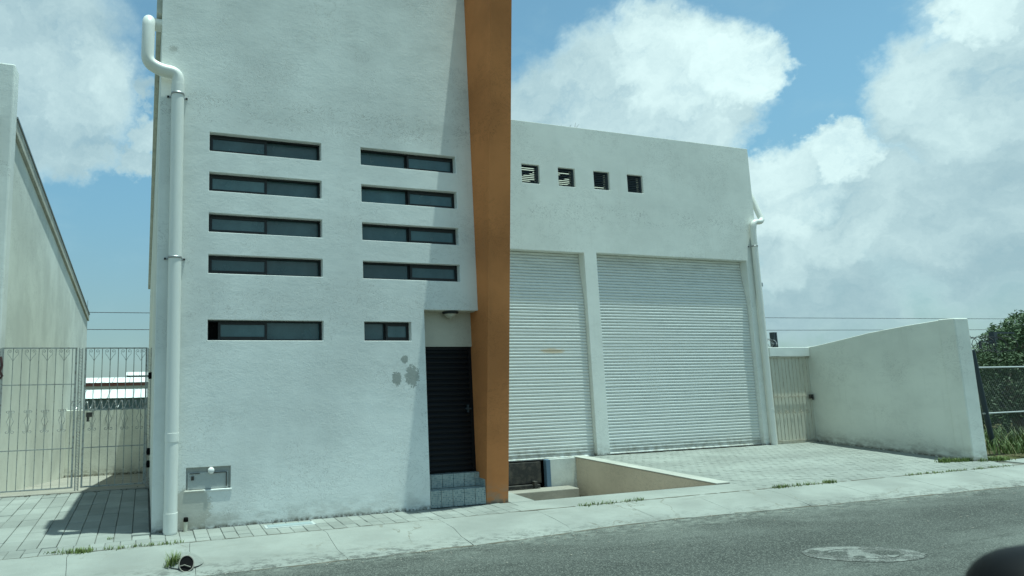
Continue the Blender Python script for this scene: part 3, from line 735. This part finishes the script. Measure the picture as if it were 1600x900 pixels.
# ================================================================ SMALL THINGS BY THE TOWER
mb = MB(); mb.tube([(.42,-.045,-.01),(.425,-.045,.12)], .026, 12); vp = mb.build('vent_pipe', mat('cream_pipe', (.62,.60,.48), .5), at=(.42,-.045,0))
tag(vp, 'short cream standpipe with dark cap beside the foot of the left downpipe', 'pipe')
mb = MB(); mb.lathe([(.0,.17),(.026,.168),(.031,.155),(.031,.118),(.024,.117)], (.425,-.045,0), 12); mb.build('cap', m_black, vp)
mb = MB(); mb.box(1.42,-.30,-.02,2.10,-.13,.008); ac = mb.build('access_cover', mat('cover_concrete', rough=.8, fn=concrete((.40,.43,.41), amt=.3, crack=0)), bevel=.006, at=(1.76,-.22,0))
tag(ac, 'flat bluish grey access cover set in the sidewalk below the slit windows', 'access cover')
mb = MB(); mb.box(1.46,-.275,.0085,2.06,-.155,.013); mb.build('cover_plate', mat('blue_grey_plate', (.26,.32,.32), .6), ac, bevel=.003)
mb = MB(); mb.box(-.24,-.075,-.02,-.01,-.01,.022); s_ = mb.build('kerb_stone', m_walk, bevel=.012, at=(-.12,-.04,0))
tag(s_, 'small pale stone lying at the front left corner of the tower', 'stone')
b = MB()
for k in range(230):
    x = random.uniform(-2, 16); r_ = random.uniform(.006,.015); y_ = kerb_y(x)-abs(random.gauss(0,.16))-.02 if random.random() < .7 else random.uniform(-3.6,-1.5)
    b.lathe([(0,-.004),(r_,0),(r_*.7,r_*.5),(0,r_*.7)], (x,y_,-.1235), 5)
o = b.build('road_grit', m_oldconc); o['kind'] = 'stuff'; o['label'] = 'loose grit and small stones along the kerb edge'; o['category'] = 'grit'
# drain pipe opening in the kerb
dp = thing('drain_outlet', (.34, -1.2, -.08), 'broken round drain outlet in the kerb with a black hole', 'drain')
cc = Vector((.352, -1.315, -.030)); rr = .074; ax = Vector((.10, .80, -.60)).normalized()
e1 = Vector((1, 0, 0)); e1 = (e1-ax*e1.dot(ax)).normalized(); e2 = ax.cross(e1)
if e2.z < 0: e2 = -e2
def ringp(r_, h_, N=26, jit=0.):
    return [tuple(cc+e1*(r_*math.cos(2*PI*k/N))+e2*(r_*1.12*math.sin(2*PI*k/N))+ax*(h_+random.uniform(-jit, jit))) for k in range(N)]
N = 26; mb = MB(); vs = ringp(rr+.008, .12)+ringp(rr+.008, 0, jit=.006)+ringp(rr, .0, jit=.004)+ringp(rr, .16)
mb.add(vs, [(i*N+k, i*N+(k+1)%N, (i+1)*N+(k+1)%N, (i+1)*N+k) for i in range(3) for k in range(N)], True)
mb.build('pipe_rim', m_oldconc, dp)
mb = MB(); mb.add(ringp(rr-.001, .010), [tuple(range(N))]); mb.build('pipe_bore', m_black, dp)
mb = MB(); mb.tube([cc+e1*-.070+ax*-.002+e2*-.02, cc+e1*-.02+ax*-.006+e2*-.014, cc+e1*.045+ax*-.004+e2*-.045], .005, 6); mb.build('twig', m_oldconc, dp)
mb = MB(); mb.lathe([(0,.085),(.06,.078),(.10,.058),(.15,.026),(.21,-.02)], (cc.x,cc.y+.20,-.055), 22); mb.build('mortar_mound', m_kerb, dp)
# manhole in the street
mh = thing('manhole_cover', (7.72, -3.24, -.12), 'worn round manhole with pale concrete collar partly covered by asphalt', 'manhole')
def mh_fn(t, b):
    p = t.pos()
    c = t.mix(t.ss(t.noise(p, 6, 5, .7), .35, .7), (.125,.135,.122), (.168,.178,.162))
    m = t.ss(t.math('ADD', t.noise(t.scale(p,(1,1,1)), 3.6, 2, .5, .5), t.math('MULTIPLY', t.noise(p, 22, 4, .7), .28)), .62, .655)
    c = t.mix(m, c, (.07,.075,.067)); g = t.sep(t.voro(p, 95, out='Color'))[0]
    c = t.mix(t.ss(g, .55, .95, 0, .4), c, (.36,.36,.33))
    t.l.new(c, b.inputs['Base Color']); t.l.new(t.bump(t.math('ADD', m, t.noise(p, 40, 4, .7)), .8, .008), b.inputs['Normal'])
m_mh = mat('worn_collar', rough=.9, fn=mh_fn)
MA, MBv = Vector((.573,-.27)), Vector((.30,.195))
def disc(mb, c, r0, r1, z, n=64, jit=0.):
    vs = []; 
    for k in range(n):
        th = 2*PI*k/n; j = 1+random.uniform(-jit, jit); e_ = MA*math.cos(th)+MBv*math.sin(th); vs += [(c[0]+r0*e_.x, c[1]+r0*e_.y, z), (c[0]+r1*j*e_.x, c[1]+r1*j*e_.y, z)]
    mb.add(vs, [(2*k, 2*k+1, (2*k+3) % (2*n), (2*k+2) % (2*n)) for k in range(n)])
mb = MB(); disc(mb, (7.70,-3.235), .60, 1.0, -.1185, jit=.035); mb.build('collar', m_mh, mh)
mb = MB(); disc(mb, (7.70,-3.235), .0, .585, -.1180); mb.build('cover', m_mh, mh)
mb = MB(); disc(mb, (7.70,-3.235), .575, .65, -.1178, jit=.06); mb.build('seam', m_asphalt, mh)
for (sa, sb, ra, rb) in ((-.40,.05,.17,.34),(.36,-.22,.24,.30),(-.06,.42,.11,.16),(-.80,-.05,.10,.30)):
    c_ = Vector((7.70,-3.235))+MA*sa-MBv*sb; mb = MB(); vs = []
    for k in range(26):
        th = 2*PI*k/26; j_ = random.uniform(.72, 1.12); e_ = MA*(math.cos(th)*ra*j_)+MBv*(math.sin(th)*rb*j_); vs.append((c_.x+e_.x, c_.y+e_.y, -.1168))
    mb.add(vs, [tuple(range(26))]); mb.build('asphalt_patch', m_asphalt, mh, recalc=False)

# ================================================================ LEFT: NEIGHBOUR, PASSAGE, GATE
Nb = thing('neighbour_building', (-5, 3.3, 0), 'cream neighbouring building with sloping roof edge at the left border', 'building')
mb = MB(); mb.box(-14, 3.35, -.2, -2.53, 3.72, 7.72); mb.build('street_facade', m_facade, Nb, bevel=.03)
mb = MB(); mb.prism([(3.72,-1.8),(3.72,6.55),(20.1,4.42),(20.1,-3)], 0, -3.0, -2.6); mb.build('side_wall', m_cream_low, Nb)
mb = MB(); mb.prism([(3.725,6.56),(3.725,6.82),(20.2,4.70),(20.2,4.425)], 0, -3.0, -2.535); mb.build('roof_coping', mat('stained_coping', rough=.9, fn=concrete((.52,.50,.42), stain=(.12,.12,.10), amt=.7, crack=0, sc=1.5)), Nb, bevel=.01)
mb = MB(); mb.prism([(3.725,6.825),(3.725,6.86),(20.3,4.74),(20.3,4.705)], 0, -3.0, -2.51); mb.build('roof_edge_flashing', m_steel, Nb)
mb = MB(); mb.tube([(-2.62,20.2,4.7),(-2.62,20.2,5.35)], .012, 5); mb.build('thin_rod', m_steel, Nb)
mb = MB(); mb.tube(arc_pts([(-2.86,3.4,6.72),(-2.86,3.22,6.70),(-2.86,3.20,6.3),(-2.86,3.20,0)], .12), .075, 14); mb.build('downpipe', m_pvc, Nb, label='white downpipe cut by the left edge of the picture')
mb = MB(); mb.box(-14,14,-3,-3.0,20,4.4); mb.build('rear_mass', m_cream, Nb)
bw = MB(); bw.box(-2.6,13.8,-1.8,.0,14.0,.86); bwo = bw.build('passage_end_wall', m_cream_low, bevel=.01, at=(-1.3,13.9,-1.4)); tag(bwo, 'cream wall closing the far end of the passage behind the left gate', 'wall')
def coil(x0, x1, y, z, r, turns, wr=.006, taper=None):
    mb = MB(); n = turns*12; pts = []
    for i in range(n+1):
        th = 2*PI*i/12; rr_ = r*(1+.12*math.sin(i*.37))
        pts.append((x0+(x1-x0)*i/n+.06*math.sin(th*.5), y+rr_*math.cos(th), z+rr_*math.sin(th)))
    mb.tube(pts, wr, 3, cap=False)
    for i in range(0, n, 2):
        p = Vector(pts[i]); a_ = random.uniform(0, PI)
        for s in (0, 1): dv = Vector((math.cos(a_+s*1.57), .3, math.sin(a_+s*1.57)))*.03; mb.tube([p-dv, p+dv], wr*.6, 3, cap=False)
    return mb
cw = coil(-2.5, -.05, 13.9, 1.02, .13, 22, .012).build('razor_wire', m_steel, recalc=False); tag(cw, 'razor wire coil lying on top of the passage end wall', 'razor wire')
# gate
GY = 3.3; GX0, GX1 = -2.49, -.085
G = thing('passage_gate', (-1.25, GY, 0), 'thin barred iron gate with scroll ornaments closing the left passage', 'gate')
def rect_frame(x0, x1, z0, z1, w_=.03, name='gate_frame'):
    f = MB(); f.box(x0,GY-.012,z0,x0+w_,GY+.012,z1); f.box(x1-w_,GY-.012,z0,x1,GY+.012,z1); f.box(x0+w_,GY-.010,z1-.022,x1-w_,GY+.010,z1); f.box(x0+w_,GY-.010,z0,x1-w_,GY+.010,z0+.022)
    return f.build(name, m_gate, G)
rect_frame(GX0, -1.285, .07, 2.507); rect_frame(-1.155, GX1, .07, 2.507)
def ladder_post(x, name='lattice_post'):
    p = MB(); p.box(x-.034,GY-.016,0,x-.020,GY+.016,2.50); p.box(x+.020,GY-.016,0,x+.034,GY+.016,2.50)
    z = .03
    while z < 2.47:
        p.prism([(x-.0195,z),(x+.0195,z+.012),(x+.0195,z+.020),(x-.0195,z+.008)], 1, GY-.012, GY+.012); z += .027
    return p.build(name, m_gate, G)
ladder_post(-1.222); ladder_post(-.045); ladder_post(-2.535)
bar = None
xs_ = [-2.45+.1362*k for k in range(1, 9)]+[-1.135+.1362*k for k in range(0, 8)]
xs_ = [x for x in xs_ if GX0+.04 < x < -1.31 or -1.13 < x < -.12]
for x in xs_:
    if bar is None:
        b_ = MB(); b_.tube([(x,GY,.09),(x,GY,2.49)], .0072, 6); bar = b_.build('gate_bar', m_gate, G); bl_ = bar.location.copy(); bx = x
    else: link_copy(bar, bl_+Vector((x-bx,0,0)), G)
for (a_, c_, z) in ((GX0+.03,-1.315,1.86),(GX0+.03,-1.315,.75),(-1.125,GX1-.03,.75),(-1.125,GX1-.03,1.40)):
    b_ = MB(); b_.box(a_,GY-.009,z-.008,c_,GY-.0075+.014,z+.008); b_.build('gate_rail', m_gate, G)
def spiral(cx_, cz_, r, turns, a0, sgn, n=16):
    return [(cx_+sgn*r*(1-.8*i/n)*math.cos(a0+turns*2*PI*i/n), GY, cz_+r*(1-.8*i/n)*math.sin(a0+turns*2*PI*i/n)) for i in range(n+1)]
orn = None
def ornament(x, z):
    m_ = MB()
    for s in (-1, 1):
        m_.tube([(x,GY,z-.17),(x+s*.04,GY,z-.10),(x+s*.088,GY,z-.04)]+spiral(x+s*.055, z-.0, .036, 1.2, -.9, s), .0045, 4, cap=False)
    m_.tube([(x,GY,z-.03),(x,GY,z+.03)], .006, 4)
    return m_
def ornament2(x, z):
    m_ = MB()
    for s in (-1, 1):
        m_.tube(spiral(x+s*.045, z+.17, .030, 1.1, 2.4, s)[::-1]+[(x+s*.02,GY,z+.08),(x+s*.055,GY,z-.0),(x+s*.02,GY,z-.08)]+spiral(x+s*.045, z-.17, .034, 1.1, 2.6, s), .0045, 4, cap=False)
    return m_
o1 = o2 = None
for x in [-2.314,-2.042,-1.77,-1.497,-.999,-.727,-.454,-.20]:
    if o1 is None:
        o1 = ornament(x, 2.44).build('scroll_ornament', m_gate, G, recalc=False); o2 = ornament2(x, 1.24).build('scroll_ornament', m_gate, G, recalc=False); bx = x; l1, l2 = o1.location.copy(), o2.location.copy()
    else:
        link_copy(o1, l1+Vector((x-bx,0,0)), G); link_copy(o2, l2+Vector((x-bx,0,0)), G)
mb = MB(); mb.box(-1.10,GY-.03,1.28,-1.0,GY+.02,1.36); mb.box(-1.09,GY-.028,1.20,-1.05,GY+.0,1.285); mb.build('gate_lock', m_darksteel, G)
mb = MB()
for z in (1.98, .62, .40): mb.lathe([(0,-.05),(.03,-.045),(.035,.0),(.03,.07),(0,.075)], (-.03,GY-.02,z), 10)
mb.build('gate_hinge', m_black, G)
mb = MB(); mb.tube([(-2.50,GY-.04,2.35),(-2.47,GY-.05,2.2),(-2.50,GY-.05,2.1),(-2.46,GY-.05,2.02),(-2.50,GY-.05,1.98)], .022, 7); mb.build('hanging_chain', mat('rusty_chain', (.07,.03,.03), .8), G)
b = MB()                                                    # dirt and rubble along the gate foot
for k in range(150):
    x = random.uniform(-2.6, -.05); r_ = random.uniform(.008,.022); y_ = GY+random.gauss(-.03,.05)
    if x < -1.4: r_ *= 1.3
    b.lathe([(0,-.004),(r_,0),(r_*.7,r_*.5),(0,r_*.7)], (x,y_,.001), 5)
o = b.build('gate_debris', m_dirt); o['kind'] = 'stuff'; o['label'] = 'dark dirt and rubble collected under the left gate'; o['category'] = 'debris'
mb = MB(); mb.box(-2.6,3.215,-.02,-.0,3.30,.022); th_ = mb.build('gate_threshold', m_oldconc, bevel=.012); tag(th_, 'rough concrete threshold strip under the left passage gate', 'threshold')

# ================================================================ RIGHT: GATE, BOUNDARY WALL, LOT
RG = thing('yard_gate', (16.3, 3.56, 0), 'narrow cream sheet gate with bars between warehouse and boundary wall', 'gate')
mb = MB(); mb.box(15.66,3.598,-.01,17.10,3.615,2.255); mb.build('gate_sheet', m_sheet, RG)
bar = None
for k in range(11):
    x = 15.72+k*.128
    if bar is None:
        b_ = MB(); b_.tube([(x,3.594,.06),(x,3.594,2.25)], .0065, 6); bar = b_.build('gate_bar', m_gatecream, RG); bl_ = bar.location.copy(); bx = x
    else: link_copy(bar, bl_+Vector((x-bx,0,0)), RG)
for z in (.065, 1.205, 2.235):
    b_ = MB(); b_.box(15.66,3.565,z-.014,17.10,3.580,z+.014); b_.build('gate_rail', m_gatecream, RG)
mb = MB(); mb.box(16.93,3.53,1.13,17.06,3.562,1.24); mb.box(16.99,3.50,1.10,17.02,3.53,1.16); mb.build('gate_latch', m_darksteel, RG)
mb = MB()
for k in range(5):
    x = 15.85+k*.25
    for s in (-1,1): mb.tube([(x+s*.05,3.578,.86),(x+s*.02,3.578,.80),(x+s*.05,3.578,.76),(x+s*.07,3.578,.80)], .006, 4)
mb.build('scroll_ornament', m_gatecream, RG)
mb = MB(); mb.box(15.634,3.52,2.262,17.18,3.72,2.50); ln = mb.build('gate_lintel', m_block, bevel=.01, at=(16.4,3.6,2.26)); tag(ln, 'white concrete lintel above the narrow yard gate', 'lintel')
# boundary wall, oblique, top rising towards the street
A0, A1 = Vector((17.13,3.72,0)), Vector((16.27,.0,0)); dv = (A1-A0); nrm = Vector((-dv.y, dv.x, 0)).normalized()*-1
if nrm.x < 0: nrm = -nrm
prof = [(0,2.50),(.10,2.53),(.25,2.62),(.5,2.78),(.75,2.89),(.93,2.95),(1.0,2.945)]
mb = MB(); n = len(prof); th_ = .28; vs = []
for (s, h) in prof:
    p = A0+dv*s
    for off in (Vector((0,0,0)), nrm*th_):
        vs += [tuple(p+off+Vector((0,0,-.2))), tuple(p+off+Vector((0,0,h)))]
fs = []
for i in range(n-1):
    a_ = i*4; fs += [(a_,a_+1,a_+5,a_+4),(a_+2,a_+6,a_+7,a_+3),(a_+1,a_+3,a_+7,a_+5)]
fs += [(0,2,3,1),((n-1)*4,(n-1)*4+1,(n-1)*4+3,(n-1)*4+2)]
mb.add(vs, fs); W = mb.build('boundary_wall', m_lotwall, bevel=.015, at=tuple(A1)); tag(W, 'tall rendered boundary wall at the right of the forecourt, top rising to the street', 'wall')
p = A1; mb = MB()
e = dv.normalized()
vs = []
for q_ in (p-e*.30-nrm*.022, p+e*.022-nrm*.022, p+e*.022+nrm*(th_+.02), p-e*.30+nrm*(th_+.02)): vs += [(q_.x,q_.y,-.2)]
for q_ in (p-e*.30-nrm*.022, p+e*.022-nrm*.022, p+e*.022+nrm*(th_+.02), p-e*.30+nrm*(th_+.02)): vs += [(q_.x,q_.y,2.962)]
mb.add(vs, [(0,3,2,1),(4,5,6,7),(0,1,5,4),(1,2,6,5),(2,3,7,6),(3,0,4,7)])
mb.build('end_pilaster', m_lotwall, W, bevel=.02)
# posts and cables
def post(name, x, y, z0, z1, w_, label, cat):
    mb = MB(); mb.box(x-w_,y-w_,z0,x-w_*.15,y+w_,z1); mb.box(x+w_*.15,y-w_,z0,x+w_,y+w_,z1); mb.box(x-w_*.2,y-w_*.4,z0,x+w_*.2,y+w_*.4,z1-.02)
    o = mb.build(name, m_blueblack, at=(x,y,z0)); tag(o, label, cat); return o
post('steel_post', 16.40, 3.95, -.1, 2.93, .06, 'dark steel post standing up behind the yard gate lintel', 'post')
rz = coil(16.1, 16.33, 3.95, 2.62, .12, 3, .007).build('razor_wire', m_steel, recalc=False); tag(rz, 'short razor wire coil beside the steel post behind the yard gate', 'razor wire')
def cable(a_, c_, sag, label, r=.02):
    a_, c_ = Vector(a_), Vector(c_); pts = []
    for i in range(25):
        s = i/24; p = a_.lerp(c_, s); p.z -= sag*4*s*(1-s); pts.append(p)
    o = MB().tube(pts, r, 5).build('overhead_cable', m_wire, at=tuple(a_)); tag(o, label, 'cable', 'overhead cables behind the plots')
cable((-45,60,8.55),(210,52,10.0), .3, 'upper thin overhead cable crossing the sky low behind the buildings', .035)
cable((-45,60,6.75),(210,52,8.2), .3, 'lower thin overhead cable crossing the sky low behind the buildings', .035)

# fence and lot at the far right
FY = 1.2
F = thing('chain_link_fence', (21, FY, 0), 'chain link fence with dark leaning end post right of the boundary wall', 'fence')
mb = MB(); mb.tube([(19.44,FY,0),(19.17,FY,2.33)], .05, 10); mb.build('fence_post', m_blueblack, F, label='dark leaning end post')
mb = MB(); mb.tube([(19.60,FY+.1,0),(19.35,FY+.1,1.9)], .03, 8); mb.build('fence_post', m_steel, F)
for x in (23.4, 27.4, 31.4): MB().tube([(x,FY,0),(x,FY,2.1)], .035, 8).build('fence_post', m_steel, F)
for z in (1.90, .80): MB().tube([(19.25,FY,z),(33,FY,z)], .022, 6).build('fence_rail', mat('pale_rail', (.45,.47,.45), .5, .3), F)
mb = MB(); x0_, x1_, z0_, z1_ = 19.4, 31.4, .04, 1.9; st_ = .085
def dia(mb, sgn):
    c = x0_-(z1_-z0_)
    while c < x1_:
        pa = (max(c, x0_), None); xa, xb = max(c, x0_), min(c+(z1_-z0_), x1_)
        if xb > xa:
            za, zb = z0_+(xa-c), z0_+(xb-c)
            if sgn < 0: za, zb = z1_-(xa-c), z1_-(xb-c)
            mb.tube([(xa,FY+.004*sgn,za),(xb,FY+.004*sgn,zb)], .0030, 3, cap=False)
        c += st_
dia(mb, 1); dia(mb, -1)
o = mb.build('wire_mesh', mat('dull_wire', (.13,.14,.13), .6, .3), F, recalc=False); o['kind'] = 'stuff'
rz = coil(20.0, 22.0, FY+.6, 2.50, .20, 7, .007).build('razor_wire', m_wire, recalc=False); tag(rz, 'razor wire coils above the fence beside the boundary wall', 'razor wire')
mb = MB(); mb.box(23.95,3.0,-.1,24.10,3.12,2.93); mb.box(24.10,3.03,2.88,25.0,3.09,2.93); mb.box(23.35,3.03,2.62,23.95,3.08,2.65); mb.box(23.34,3.03,2.45,23.37,3.08,2.62)
o = mb.build('steel_bracket_post', m_blueblack, at=(24.0,3.05,-.1)); tag(o, 'dark steel post with side arm half hidden in the tree', 'post')
mb = MB(); mb.box(25.5, 6.0, -.2, 60, 6.3, 2.45); o = mb.build('dark_shed_wall', m_darksteel, at=(33,6.1,-.2)); tag(o, 'dark wall behind the tree beyond the chain link fence', 'wall')

def leaves(mb, c, rad, n, size, droop=0.):
    for _ in range(n):
        while True:
            v = Vector((random.uniform(-1,1), random.uniform(-1,1), random.uniform(-1,1)))
            if v.length <= 1: break
        v = v.normalized()*(v.length**.45)
        p = Vector(c)+Vector((v.x*rad[0], v.y*rad[1], v.z*rad[2]))
        a_ = Vector((random.gauss(0,1), random.gauss(0,1), random.gauss(0,.7)-droop)).normalized(); b_ = a_.cross(Vector((random.gauss(0,1), random.gauss(0,1), random.gauss(0,1)))).normalized()
        s = size*random.uniform(.6,1.3)
        mb.add([p-a_*s, p+b_*s*.32, p+a_*s, p-b_*s*.32], [(0,1,2,3)])
def tree(x, y, h, clumps, label, name='tree', m=m_leaf, n=900, size=.07):
    t_ = thing(name, (x,y,0), label, 'tree' if name == 'tree' else 'shrub')
    mb = MB(); mb.tube([(x,y,-.1),(x+.06,y,h*.3),(x-.05,y+.03,h*.62),(x,y,h*.9)], [.14,.11,.07,.02], 8)
    for (cx_, cy_, cz_, rx, ry, rz_) in clumps: mb.tube([(x,y,h*.35),((x+cx_)/2,(y+cy_)/2,(h*.5+cz_)/2),(cx_,cy_,cz_)], [.06,.035,.008], 5)
    mb.build('trunk', m_bark, t_)
    mb = MB()
    for (cx_, cy_, cz_, rx, ry, rz_) in clumps:
        leaves(mb, (cx_,cy_,cz_), (rx,ry,rz_), int(n*rx*rz_*ry*2.2)+250, size, .5)
        for _ in range(7):                                   # hanging sprays at the rim
            a_ = random.uniform(0, 2*PI); sx, sz = cx_+rx*math.cos(a_)*.95, cz_+rz_*math.sin(a_)*.9
            for k in range(16): leaves(mb, (sx+random.gauss(0,.04), cy_+random.uniform(-.3,.3)*ry, sz+.12-k*.035), (.05,.05,.05), 2, size*.9, 1.2)
    mb.build('crown', m, t_, recalc=False)
cl = []
for k in range(26):
    x = random.uniform(24.9, 30.5); z = random.uniform(.9, 2.9)*(.85 if x < 25.6 else 1.0)
    cl.append((x, 3.6+random.uniform(-.6,.7), z, random.uniform(.4,.65), random.uniform(.4,.6), random.uniform(.35,.55)))
cl += [(24.5,3.4,2.35,.4,.4,.35),(24.9,3.4,2.7,.4,.4,.3),(24.4,3.4,1.8,.4,.4,.4),(25.4,3.4,2.9,.45,.4,.35),(25.75,3.2,3.15,.35,.4,.33),(26.5,3.4,3.25,.5,.5,.35),(27.3,3.4,3.3,.55,.5,.4),(28.4,3.5,3.4,.6,.5,.4),(29.5,3.5,3.4,.6,.5,.4)]
tree(26.9, 3.7, 3.3, cl, 'olive green drooping tree behind the chain link fence at the right edge', n=1900, size=.06)
cl = [(22.0+k*.62, 2.4+random.uniform(-.3,.4), .45+1.35*((k*7)%5)/4, .5, .45, random.uniform(.35,.6)) for k in range(13)]
cl += [(22.9,2.6,1.95,.45,.4,.4),(23.4,2.7,2.2,.4,.4,.35)]
tree(24.0, 2.8, 2.0, cl, 'dark dense shrub growing low behind the chain link fence', 'shrub', m_leafdark, n=2300, size=.055)

def grass(name, pts, hmin, hmax, m, label, spread=.05, wid=.006, kind='stuff'):
    mb = MB()
    for (x, y, z, n) in pts:
        for _ in range(n):
            px_, py_ = x+random.gauss(0,spread), y+random.gauss(0,spread*.6); h = random.uniform(hmin,hmax); a_ = random.uniform(0,2*PI); lx, ly = math.cos(a_)*h*.55, math.sin(a_)*h*.55
            wx, wy = -math.sin(a_)*wid, math.cos(a_)*wid
            mb.add([(px_-wx,py_-wy,z),(px_+wx,py_+wy,z),(px_+wx*.6+lx*.4,py_+wy*.6+ly*.4,z+h*.65),(px_-wx*.6+lx*.4,py_-wy*.6+ly*.4,z+h*.65),(px_+lx,py_+ly,z+h)], [(0,1,2,3),(3,2,4)])
    o = mb.build(name, m, recalc=False); o['kind'] = kind; o['label'] = label; o['category'] = 'grass'; return o
pts = [(random.uniform(18,33), random.uniform(.0,2.2), 0, 6) for _ in range(900)]
grass('rough_grass', pts, .10, .42, m_lotgrass, 'rough green grass and weeds of the lot behind the fence', .12, .012)
pts = [(random.uniform(18,33), random.uniform(-.1,1.6), 0, 3) for _ in range(220)]
grass('dry_weeds', pts, .12, .5, m_drygrass, 'dry stalks among the weeds behind the fence', .12, .007)
pts = [(14.0+k*.06, -.08+.10*math.sin(k)+.0*k, 0, 6) for k in range(0)]
for k in range(60):
    s = random.random(); pts.append((15.5+1.7*s, -.02-.10*random.random()+(.25*(1-s) if s < .5 else .0), 0, 16))
grass('wall_foot_grass', pts, .03, .10, m_grass, 'yellow green grass along the street end of the boundary wall', .06)
def jg(x0, x1, y, n, k, label, hm=.07, sp=.03): grass('joint_grass', [(random.uniform(x0,x1), y+random.gauss(0,.012), -.005, k) for _ in range(n)], .02, hm, m_grass, label, sp, .005)
jg(-.95,-.6,-.59,10,22,'grass tuft in the joint before the shaded paving', .07, .05)
jg(-.55,.35,-.58,22,9,'thin line of weeds in the joint near the tower corner', .05, .03)
jg(-1.3,-.95,-.50,6,5,'sparse weeds between pavers left of the tower', .03, .03)
jg(6.05,7.2,-.60,26,7,'dry grass in the joint before the loading pit', .06, .04)
jg(9.9,11.4,-.60,36,10,'green grass line in the joint before the wide shutter', .07, .04)
jg(13.2,16.2,-.60,50,6,'weeds in the joint towards the boundary wall', .05, .04)
grass('drain_grass', [(.235+random.gauss(0,.03), -1.20+random.gauss(0,.035), -.075, 9) for _ in range(18)], .05, .16, m_grass, 'green grass tuft on the left of the drain outlet', .02, .005)
grass('paver_weed', [(-.48,-.12,0,14)], .015, .04, m_grass, 'tiny weed between the pavers in front of the tower shadow', .02, .005)

# ================================================================ FAR BUILDINGS SEEN THROUGH THE GATE
def warehouse(x0, x1, y0, y1, zw, zr, wallm, label, trim=None):
    o_ = thing('far_warehouse', ((x0+x1)/2, y0, ZB), label, 'warehouse')
    mb = MB(); mb.box(x0,y0,ZB,x1,y1,zw); mb.build('wall', wallm, o_)
    mb = MB(); mb.prism([(y0-.3,zw+.002),((y0+y1)/2,zr),(y1+.3,zw+.002)], 0, x0-.2, x1+.2); rf = mb.build('roof', m_whiteroof, o_)
    mb = MB()
    x = x0
    while x < x1:
        L_ = ((y1-y0)/2+.3); mb.add([(x,y0-.3,zw+.02),(x+.10,y0-.3,zw+.02),(x+.10,(y0+y1)/2,zr+.03),(x,(y0+y1)/2,zr+.03)], [(0,1,2,3)]); x += 2.0
    mb.build('roof_seam', m_seam, rf)
    if trim: MB().box(x0,y0-.06,zw-trim[1],x1,y0-.01,zw-.02).build('trim', trim[0], o_)
warehouse(-9, 4, 44, 54, .20, .78, m_teal, 'nearest low far building with white roof and dark wall seen through the gate')
warehouse(-14, 6, 72, 84, 1.15, 1.75, m_beigewall, 'middle far building with beige wall and reddish trim seen through the gate', (m_redwall, .42))
warehouse(-3.0, 12, 100, 110, 2.0, 2.6, m_teal, 'farthest white roofed building at the right seen through the gate')

# ================================================================ CAR THE STREET IS SEEN FROM
C_ = thing('parked_car', (.2, -8.5, -.12), 'black car whose rounded side mirror shows at the lower right corner', 'car')
mb = MB()
def se(cx_, cy_, cz_, rx, ry, rz_, e=3.0, nu=28, nv=16):
    f = lambda a: math.copysign(abs(a)**(2/e), a)
    vs = []; fs = []
    for j in range(nv+1):
        ph = -PI/2+PI*j/nv
        for i in range(nu):
            th = 2*PI*i/nu; vs.append((cx_+rx*f(math.cos(ph))*f(math.cos(th)), cy_+ry*f(math.cos(ph))*f(math.sin(th)), cz_+rz_*f(math.sin(ph))))
    for j in range(nv):
        for i in range(nu): fs.append((j*nu+i, j*nu+(i+1)%nu, (j+1)*nu+(i+1)%nu, (j+1)*nu+i))
    mb.add(vs, fs, True)
se(1.226, -7.67, 1.621, .125, .10, .094, 2.3)
mir = mb.build('mirror_housing', m_carblack, C_)
mb = MB(); mb.box(1.100,-7.745,1.55,1.108,-7.60,1.655); mb.build('mirror_glass', m_mirror, mir, bevel=.003)
mb = MB(); mb.prism([(-7.80,1.52),(-7.95,1.40),(-7.95,1.46),(-7.78,1.58)], 0, 1.14, 1.20); mb.build('mirror_arm', m_carblack, mir, bevel=.01)
mb = MB(); mb.prism([(-7.93,.25),(-7.86,.6),(-7.88,1.0),(-7.98,1.42),(-8.03,1.42),(-7.95,.98),(-7.93,.6),(-8.0,.25)], 0, -.6, 1.35); mb.build('door_panel', m_carblack, C_, bevel=.02)
